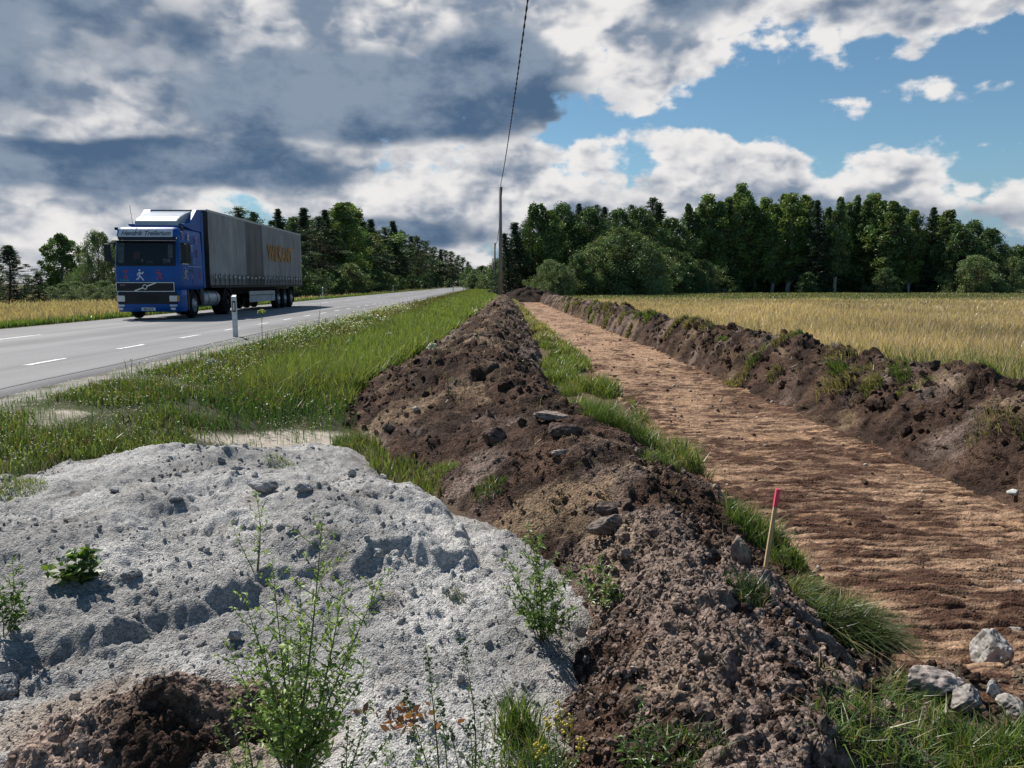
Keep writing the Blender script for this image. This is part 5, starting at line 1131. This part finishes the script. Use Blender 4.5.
# grass clods along the far bank and both flanks: one covering
parts = []
for i in range(80):
    y0 = 7*math.exp(random.random()*math.log(60/7)); side = random.random()
    q0 = random.gauss(4.95,.25) if side < .75 else random.uniform(5.2,6.6); x0 = q0-.0205*y0; rad = random.uniform(.10,.26)
    n = int(random.uniform(90,330)); a = g.uniform(0,6.28,n); r_ = rad*np.sqrt(g.uniform(0,1,n)); x = x0+r_*np.cos(a); y = y0+r_*np.sin(a)*1.4; z = h_all(x,y)
    t = tint(n,g,*( YG+(G3,) if random.random() < .45 else (STR,(.34,.27,.14),OL)))
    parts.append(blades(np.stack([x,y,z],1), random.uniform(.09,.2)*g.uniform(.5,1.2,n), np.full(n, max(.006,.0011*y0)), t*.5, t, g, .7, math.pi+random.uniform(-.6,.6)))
n = 9000; y = 3.5*np.exp(g.uniform(0,1,n)*math.log(60/3.5)); x = np.where(g.uniform(0,1,n) < .55, g.normal(5.1,.5,n)-.0205*y, itp(y,BL_C)+g.normal(0,.75,n)); z = h_all(x,y)
k = (z > h_ground(x,y)+.03)&(fbm(x*1.5,y*1.2,3,870) > .06); x,y,z = x[k],y[k],z[k]; n = len(x); t = tint(n,g,(.40,.30,.18),(.24,.16,.10),(.33,.27,.15))
parts.append(blades(np.stack([x,y,z],1), g.uniform(.04,.13,n)*np.clip(y/7,.8,1.6), np.clip(.0006*y,.0016,.02), t*.8, t, g, 1.3))
emit('turf_scraps', parts)
# ------------------------------------------------------------------ tall weeds
def leafquad(P, A, L, W, C, g):     # pointed leaves at P growing along A
    n = len(P); A = A/np.linalg.norm(A,axis=1)[:,None]; s = np.cross(A, g.normal(size=(n,3))*.4+np.array([0,0,1.])); s /= np.linalg.norm(s,axis=1)[:,None]+1e-6
    dn = np.array([0,0,-1.])*.18
    m = P+A*L[:,None]*.5; t = P+A*L[:,None]+dn*L[:,None]
    V = np.stack([P, m-s*W[:,None]/2, t, m+s*W[:,None]/2],1).reshape(-1,3)
    return V, np.arange(4*n).reshape(n,4), np.repeat(C,4,0)
def weed(name, base, tops, label, cat='weed', leafL=.03, leafW=.012, dens=70, branch=7, cols=(G1,G2), stemc=(.10,.13,.05), rs=.003, group='tall weeds in front of the camera', top_flower=None, seed=0, blen=.10):
    """base (px,py); tops: list of (px,py,forward offset) of stem tips, all standing near the base distance"""
    g = np.random.default_rng(1200+seed); x0,y0,z0 = base
    root = bpy.data.objects.new(name, None); COL.objects.link(root); root.location = (x0,y0,z0); root.empty_display_size = .1; tag(root, label, cat, group)
    mb = MB(); LP=[]; LA=[]; LL=[]; fl=[]
    for (dx_,dy_,h) in tops:
        b0 = np.array([g.normal(0,.012),g.normal(0,.012),-.02]); tp = np.array([dx_,dy_,h]); cv = g.normal(0,.03,2)*h
        def sp_(t): return b0+(tp-b0)*np.array([t**1.25,t**1.25,t])+np.array([cv[0],cv[1],0])*math.sin(t*3.1)
        ts_ = np.linspace(0,1,9); mb.tube([sp_(t) for t in ts_], [rs*(1.15-t)*(.6+h) for t in ts_], 5, stemc)
        nb = int(branch*h/.5)+2
        for i in range(nb):
            t = .12+.85*(i+g.uniform(0,.8))/nb; an = i*2.4+g.uniform(-.5,.5); p = sp_(min(t,1)); bl = blen*(1.12-.75*t)*g.uniform(.5,1.4)*(h/.5)**.5
            e = p+np.array([math.cos(an)*bl*.8, math.sin(an)*bl*.8, bl*.75]); mb.tube([p,(p+e)/2+np.array([0,0,-.004]),e],[rs*.5,rs*.38,rs*.2],3,stemc,cap=False)
            k = max(3,int(bl/.012*dens/70)); 
            for j in range(k):
                u = g.uniform(.15,1.05); LP.append(p+(e-p)*u); v_ = (e-p)/np.linalg.norm(e-p)+g.normal(0,.75,3); LA.append(v_); LL.append(leafL*g.uniform(.5,1.15)*(1.15-.4*t))
        for j in range(int(dens*h*.9)):
            t = g.uniform(.05,1)**.6; LP.append(sp_(t)); LA.append(np.array([*g.normal(0,1,2),g.uniform(-.2,1.1)])); LL.append(leafL*g.uniform(.6,1.3)*(1.2-.5*t))
        if top_flower:
            for j in range(14): fl.append(sp_(g.uniform(.86,1.02))+g.normal(0,.008,3))
    LP=np.array(LP); LA=np.array(LA); LL=np.array(LL)
    V,F,C = leafquad(LP,LA,LL,LL*leafW/leafL*g.uniform(.8,1.2,len(LL)),tint(len(LL),g,*cols),g)
    mb.build('stem', M_STEM, root, True); link('leaves', mesh_np('leaves',V,F,C,False), M_LEAF, root)
    for q_ in range(0, len(fl), 14):
        f_ = fl[q_:q_+14]; V,F,C = clods(np.array(f_), np.full(len(f_),.005), np.tile(np.array(top_flower),(len(f_),1)), g, 1); link('flower_head', mesh_np('flower_head',V,F,C), M_LEAF, root)
    return root
def stems(base, tips, dmul=1.0):
    """tips as pixels on the vertical plane through the base -> offsets"""
    x0,y0,z0 = base; out = []
    for (px,py,fy) in tips:
        vx=(px-512)/FPX; vz=(384-py)/FPX; d=Vector((vx, math.cos(PITCH)+vz*math.sin(PITCH), -math.sin(PITCH)+vz*math.cos(PITCH)))
        t=(y0+fy)/d.y; out.append((d.x*t-x0, fy, CAM_Z+d.z*t-z0))
    return out
PG1=(.30,.40,.10); PG2=(.22,.31,.075); PG3=(.13,.19,.05)
def bp(px,py):
    return place(px,py)
# base below the frame: at a known spot on the gravel
def spot(x,y): return (x,y,float(h_all(x,y)))
b = spot(-.66,2.18)
weed('tall_weed', b, stems(b,[(272,560,.05),(322,520,.0),(345,575,-.04),(385,572,.08),(240,590,.02),(300,585,.1),(262,640,-.05),(355,640,.0),(330,690,-.06),(225,640,.05),(372,660,.05),(285,620,-.08),(345,700,.08),(255,700,.0),(312,655,.12)]), 'tallest pale green bushy weed rising over the gravel ledge from the picture bottom', leafL=.030, leafW=.0125, dens=95, branch=16, cols=(PG1,PG2,G2,PG3), seed=1, blen=.12, rs=.0034)
b = bp(257,570); weed('tall_weed', b, stems(b,[(255,486,0),(262,505,.05),(230,520,0)]), 'thin pale weed standing behind the tallest one on the crest of the ledge', leafL=.03, leafW=.013, dens=55, branch=8, cols=(PG1,PG2), seed=2, blen=.09)
b = spot(-.19,2.12); weed('tall_weed', b, stems(b,[(427,648,0),(438,700,.05),(405,690,0),(412,735,-.03)]), 'upright weed with a knobbly tip, left of two similar single stems', leafL=.022, leafW=.006, dens=110, branch=9, cols=(PG3,G3,PG2), seed=3, blen=.05, top_flower=(.12,.16,.06))
b = spot(-.13,2.14); weed('tall_weed', b, stems(b,[(461,638,0),(486,700,.04),(470,720,-.04),(448,725,.03)]), 'upright dark weed with a drooping tip, right of two similar single stems', leafL=.022, leafW=.006, dens=110, branch=9, cols=(PG3,G3,DG), seed=4, blen=.05, top_flower=(.10,.13,.06))
b = bp(541,645); weed('tall_weed', b, stems(b,[(503,555,0),(527,526,.0),(538,540,.05),(553,580,-.05),(515,600,0),(565,590,.05)]), 'dark narrow leaved weed with open stems on the gravel at the bank foot', leafL=.042, leafW=.012, dens=150, branch=13, cols=(PG3,PG1,PG2,DG), seed=5, blen=.13, stemc=(.09,.08,.045))
b = bp(608,607); weed('tall_weed', b, stems(b,[(560,565,0),(575,580,.1),(598,560,0),(628,590,-.05),(585,600,-.1),(612,575,.05)]), 'low sprawling weed beneath the slanting boulder at the gravel edge', leafL=.040, leafW=.013, dens=150, branch=12, cols=(PG3,PG2,G1,DG), seed=6, blen=.13, stemc=(.10,.08,.05))
b = bp(78,584); weed('leafy_weed', b, stems(b,[(60,562,0),(90,548,.05),(72,550,0),(44,570,-.04),(98,560,0),(82,566,-.06)]), 'broad leaved dark green weed clump in the middle of the gravel heap left side', leafL=.075, leafW=.045, dens=170, branch=6, cols=(G3,(.10,.17,.05),DG,G2), seed=7, blen=.06)
b = bp(8,632); weed('leafy_weed', b, stems(b,[(-10,570,0),(12,560,.0),(28,600,-.05),(20,580,.05),(0,590,0),(35,615,0)]), 'bushy dark weed at the picture edge on the gravel heap', leafL=.04, leafW=.017, dens=130, branch=9, cols=(G3,DG,PG2), seed=8, blen=.08)
b = spot(.13,2.16); weed('flowering_weed', b, stems(b,[(560,705,0),(548,720,.03),(572,715,0),(585,740,0),(540,745,0)]), 'small yellow flowering weed at the near foot of the soil bank', leafL=.020, leafW=.007, dens=150, branch=10, cols=(PG3,G3), seed=9, blen=.05, top_flower=(.55,.45,.05))
b = spot(.40,2.15); weed('tall_weed', b, stems(b,[(640,690,0),(655,725,.03),(618,735,0),(672,740,0),(632,720,0)]), 'green weed with one tall stalk at the near end of the soil bank', leafL=.034, leafW=.010, dens=110, branch=8, cols=(G3,G1,DG), seed=10, blen=.05)
for i,(px,tops_) in enumerate([(345,[(372,700,0),(392,735,0),(350,720,.03)]),(395,[(430,745,0),(385,745,0)]),(480,[(495,745,0),(505,735,0),(475,748,0)]),(250,[(230,690,0),(215,725,.02),(245,740,0)])]):
    b = spot(atpx(px,2.32)*1.0, 2.12+.02*i); weed('low_weed', b, stems(b,tops_), f'low feathery weed along the picture bottom, {("between the tallest weed and the knobbly stem","under the knobbly stem","between the drooping stem and the grass tuft","beside the small brown mound")[i]}', leafL=.022, leafW=.008, dens=190, branch=11, cols=(PG2,G1,PG3), seed=20+i, blen=.06)
# wisps by the road post
for i,(px,py,tx,ty,fl,lb) in enumerate([(263,352,262,312,(.50,.52,.10),'tall stalk with a yellow green flower cluster beside the near road post'),(319,330,321,302,None,'thin leafless stalk with a dark tip in front of the road'),(305,345,305,318,None,'thin bare stalk between the yellow flowered one and the leafy one'),
    (214,385,213,362,(.5,.5,.4),'short white topped stalk in the flowery verge below the road post'),(448,395,447,362,None,'dark upright stalk in the lush grass near the bank'),(433,362,433,346,(.6,.6,.5),'white flowering stalk in the lush verge grass'),(390,352,389,334,(.6,.6,.5),'pair of white flower spikes in the middle of the lush verge')]):
    b = bp(px,py); weed('meadow_stalk', b, stems(b,[(tx,ty,0)]), lb, 'wildflower', leafL=.05, leafW=.012, dens=16, branch=1, cols=(G3,G1), seed=40+i, rs=.007, group='single stalks in the verge', top_flower=None, blen=.06)
    if fl:
        r_ = bpy.context.scene.objects; root = [o for o in COL.objects if o.name.startswith('meadow_stalk')][-1]
        t_ = stems(b,[(tx,ty,0)])[0]; gg = np.random.default_rng(i); P_ = np.array(t_)+gg.normal(0,1,(26,3))*np.array([.035,.035,.022])
        V,F,C = clods(P_, np.full(26,.017), np.tile(np.array(fl),(26,1)), gg, 1); link('flower_head', mesh_np('flower_head',V,F,C), M_LEAF, root)
# rusty dead leaves
x0,y0,z0 = place(405,722); n = 60; gg = np.random.default_rng(3); P = np.stack([x0+gg.normal(0,.06,n), y0+gg.normal(0,.05,n), np.zeros(n)],1); P[:,2] = h_all(P[:,0],P[:,1])+gg.uniform(.0,.03,n)
V,F,C = leaf_faces(P, gg.uniform(.012,.028,n), tint(n,gg,(.22,.07,.025),(.30,.13,.05),(.10,.05,.03)), gg, 1.2, .45); tag(link('dead_leaves', mesh_np('dead_leaves',V,F,C,False), M_LEAF), kind='stuff')
# ------------------------------------------------------------------ light and sky
SUN_AZ = 45; SUN_EL = 50
s = bpy.data.lights.new('sun', 'SUN'); s.energy = 5.0; s.angle = R(.5); s.color = (1,.955,.89)
so = bpy.data.objects.new('sun', s); COL.objects.link(so)
dv = Vector((-math.sin(R(SUN_AZ))*math.cos(R(SUN_EL)), math.cos(R(SUN_AZ))*math.cos(R(SUN_EL)), math.sin(R(SUN_EL))))
so.rotation_euler = (-dv).to_track_quat('-Z', 'Y').to_euler(); so.location = dv*80
w = bpy.data.worlds.new('World'); scn.world = w; w.use_nodes = True; nt = w.node_tree
for n in list(nt.nodes): nt.nodes.remove(n)
L = nt.links
class S:
    def __init__(s, sock): s.s = sock
    @staticmethod
    def op(o, *a, clamp=False):
        n = nt.nodes.new('ShaderNodeMath'); n.operation = o; n.use_clamp = clamp
        for i, v in enumerate(a):
            if isinstance(v, S): L.new(v.s, n.inputs[i])
            else: n.inputs[i].default_value = v
        return S(n.outputs[0])
    def __add__(s, o): return S.op('ADD', s, o)
    __radd__ = __add__
    def __sub__(s, o): return S.op('SUBTRACT', s, o)
    def __rsub__(s, o): return S.op('SUBTRACT', o, s)
    def __mul__(s, o): return S.op('MULTIPLY', s, o)
    __rmul__ = __mul__
    def __truediv__(s, o): return S.op('DIVIDE', s, o)
def sstep(a, b, x):
    n = nt.nodes.new('ShaderNodeMapRange'); n.interpolation_type = 'SMOOTHSTEP'
    L.new(x.s, n.inputs['Value']); n.inputs['From Min'].default_value = a; n.inputs['From Max'].default_value = b
    return S(n.outputs[0])
def vec(x, y, z=0.):
    n = nt.nodes.new('ShaderNodeCombineXYZ')
    for i, v in enumerate((x, y, z)):
        if isinstance(v, S): L.new(v.s, n.inputs[i])
        else: n.inputs[i].default_value = v
    return n.outputs[0]
def noise(v, scale, detail=6, rough=.55, dist=0.):
    n = nt.nodes.new('ShaderNodeTexNoise'); n.noise_dimensions = '3D'; L.new(v, n.inputs['Vector'])
    n.inputs['Scale'].default_value = scale; n.inputs['Detail'].default_value = detail; n.inputs['Roughness'].default_value = rough; n.inputs['Distortion'].default_value = dist
    return S(n.outputs['Fac'])
tc = nt.nodes.new('ShaderNodeTexCoord'); sp = nt.nodes.new('ShaderNodeSeparateXYZ'); L.new(tc.outputs['Generated'], sp.inputs[0])
dx, dy, dz = S(sp.outputs[0]), S(sp.outputs[1]), S(sp.outputs[2])
az = S.op('ARCTAN2', dx, dy)*(180/math.pi)              # degrees, + to the right of the road
el = S.op('ARCSINE', dz)*(180/math.pi)
cx = az; cy = S.op('MAXIMUM', el, -2.)
# clouds get flatter and smaller towards the horizon
P0 = vec(az*.055, (cy*.105))
wx = (noise(P0, 1.6, 4)-.5)*7.; wy = (noise(vec(az*.055+9., cy*.105+3.), 1.6, 4)-.5)*3.2
U = az+wx; W = cy+wy
def blob(a, e, ra, re, soft=.5):                         # 1 inside, 0 outside, warped ellipse in degrees of azimuth and elevation
    p = (U-a)/ra; q = (W-e)/re
    d = S.op('SQRT', p*p+q*q)
    return 1.-sstep(1.-soft, 1.+soft, d)
def vmax(*a):
    r = a[0]
    for b in a[1:]: r = S.op('MAXIMUM', r, b)
    return r
def voro(v, scale):
    n = nt.nodes.new('ShaderNodeTexVoronoi'); n.feature = 'F1'; n.voronoi_dimensions = '2D'; L.new(v, n.inputs['Vector']); n.inputs['Scale'].default_value = scale
    return S(n.outputs['Distance'])
cov = vmax(blob(-12, 12.4, 11, 2.8, .5)*1.2, blob(-5, 10.5, 5, 1.6, .5)*1.15, blob(-2, 12.2, 5.5, 2.8, .6)*1.12, blob(-16, 18.0, 26, 8.2, .5)*1.22, blob(-27, 9, 21, 6., .6)*1.2, blob(-6, 6.2, 17, 5.2, .7)*.98, blob(13, 5.2, 18, 3.6, .7)*1.08, blob(8, 8.6, 12, 1.9, .7)*.86,
           blob(24, 7.8, 7, 1.9, .7)*.85, blob(25, 18.6, 18, 4.2, .6)*1.12, blob(8, 17., 9.5, 5.4, .6)*.97, blob(33, 5.5, 3, 3, .7)*.8, blob(21, 11.4, 3.5, .9, .8)*.62, blob(29, 12.2, 4.5, 1.0, .8)*.66, blob(-50, 16, 26, 11, .4),
           blob(-30, 2.5, 22, 3.4, .5)*.8, blob(0, 1.5, 30, 2.4, .8)*.75)
kx, ky = .05, .072
wob = noise(vec(az*kx, cy*ky, 2.), 9., 3, .5); wob2 = noise(vec(az*kx+5., cy*ky, 2.), 9., 3, .5)
def fields(ox, oy):
    a = az*kx+ox; b = cy*ky+oy
    q = vec(a+(wob-.5)*.20, b+(wob2-.5)*.20, 0.)
    return noise(vec(a, b, 0.), 2.6, 4, .48), voro(q, 5.), voro(q, 12.)
n1, v1, v2 = fields(0., 0.)
n1b, v1b, v2b = fields(-.020, .040)
hf = noise(vec(az*kx, cy*ky*1.1, 7.), 14., 6, .62)
puff = (.45-v1)*.65+(.42-v2)*.30
dens = cov+(n1-.5)*2.0+puff*.55+(hf-.5)*.55
alpha = sstep(.50, .74, dens)
thick = sstep(.80, 1.6, dens)
relief = (n1-n1b)*3.4+(v1b-v1)*.55+(v2b-v2)*.28+(hf-.5)*.5
dark = vmax(blob(-9, 12.6, 14, 3.1, .6), blob(-25, 15.0, 13, 3.0, .7)*.50, blob(-29, 7.6, 16, 1.9, .6)*.95, blob(13.5, 19.2, 4, 2.0, .6)*.75, blob(-2, 14.5, 5, 3.4, .6)*.95,
            blob(16, 3.6, 22, 1.3, .8)*.55, blob(23, 17.8, 12, 1.2, .8)*.42, blob(-10, 3.6, 14, 1.3, .8)*.6, blob(-17, 9.0, 20, 1.2, .8)*.40, blob(-50, 20, 30, 14, .5)*.7)
dk = sstep(.16, .66, dark*1.0+(n1-.5)*.95+(hf-.5)*.15)
edge = 1.-sstep(.55, 1.0, dens)
mott = noise(vec(az*kx, cy*ky*1.25, 3.), 5.0, 4, .45)
low = noise(vec(az*kx, cy*ky*1.3, 11.), 1.8, 2, .4)
brd = sstep(.34, .66, low+(hf-.5)*.30+puff*.22+(mott-.5)*.35)
bright = sstep(-.05, .80, relief*.75+.42+.40*edge-.18*thick+puff*.35+(mott-.5)*1.8)
def mixrgb(f, a, b):
    n = nt.nodes.new('ShaderNodeMix'); n.data_type = 'RGBA'; L.new(f.s, n.inputs['Factor'])
    for v, i in ((a, 6), (b, 7)):
        if isinstance(v, tuple): n.inputs[i].default_value = (*v, 1)
        else: L.new(v, n.inputs[i])
    return n.outputs[2]
c_lit = mixrgb(bright, (.22,.285,.39), (.92,.90,.89))
c_dk = mixrgb(brd, (.085,.150,.255), (.27,.34,.44))
ccol = mixrgb(dk, c_lit, c_dk)
sky = nt.nodes.new('ShaderNodeTexSky'); sky.sky_type = 'NISHITA'; sky.sun_disc = False
sky.sun_elevation = R(SUN_EL); sky.sun_rotation = R(-SUN_AZ); sky.ozone_density = 1.4; sky.dust_density = .1; sky.air_density = 1.0
def gamma_sky():
    m_ = nt.nodes.new('ShaderNodeVectorMath'); m_.operation = 'MULTIPLY'; L.new(sky.outputs[0], m_.inputs[0]); m_.inputs[1].default_value = (.64,.82,.87); return m_.outputs[0]
bg1 = nt.nodes.new('ShaderNodeBackground'); L.new(gamma_sky(), bg1.inputs[0]); bg1.inputs[1].default_value = .085
bgh = nt.nodes.new('ShaderNodeBackground'); bgh.inputs[0].default_value = (.22,.33,.47,1); bgh.inputs[1].default_value = .75
hz = sstep(8.5, .5, el)*.92
m0 = nt.nodes.new('ShaderNodeMixShader'); L.new(hz.s, m0.inputs[0]); L.new(bg1.outputs[0], m0.inputs[1]); L.new(bgh.outputs[0], m0.inputs[2])
bg2 = nt.nodes.new('ShaderNodeBackground'); L.new(ccol, bg2.inputs[0]); bg2.inputs[1].default_value = .74
mx = nt.nodes.new('ShaderNodeMixShader'); L.new(alpha.s, mx.inputs[0]); L.new(m0.outputs[0], mx.inputs[1]); L.new(bg2.outputs[0], mx.inputs[2])
out = nt.nodes.new('ShaderNodeOutputWorld'); L.new(mx.outputs[0], out.inputs[0])
w.cycles.sampling_method = 'MANUAL'; w.cycles.sample_map_resolution = 256
scn.view_settings.view_transform = 'Standard'; scn.view_settings.look = 'None'; scn.view_settings.gamma = 1; scn.view_settings.exposure = .32
scn.view_settings.use_curve_mapping = False
scn.cycles.max_bounces = 6; scn.cycles.diffuse_bounces = 2; scn.cycles.transparent_max_bounces = 8
scn.cycles.use_denoising = True
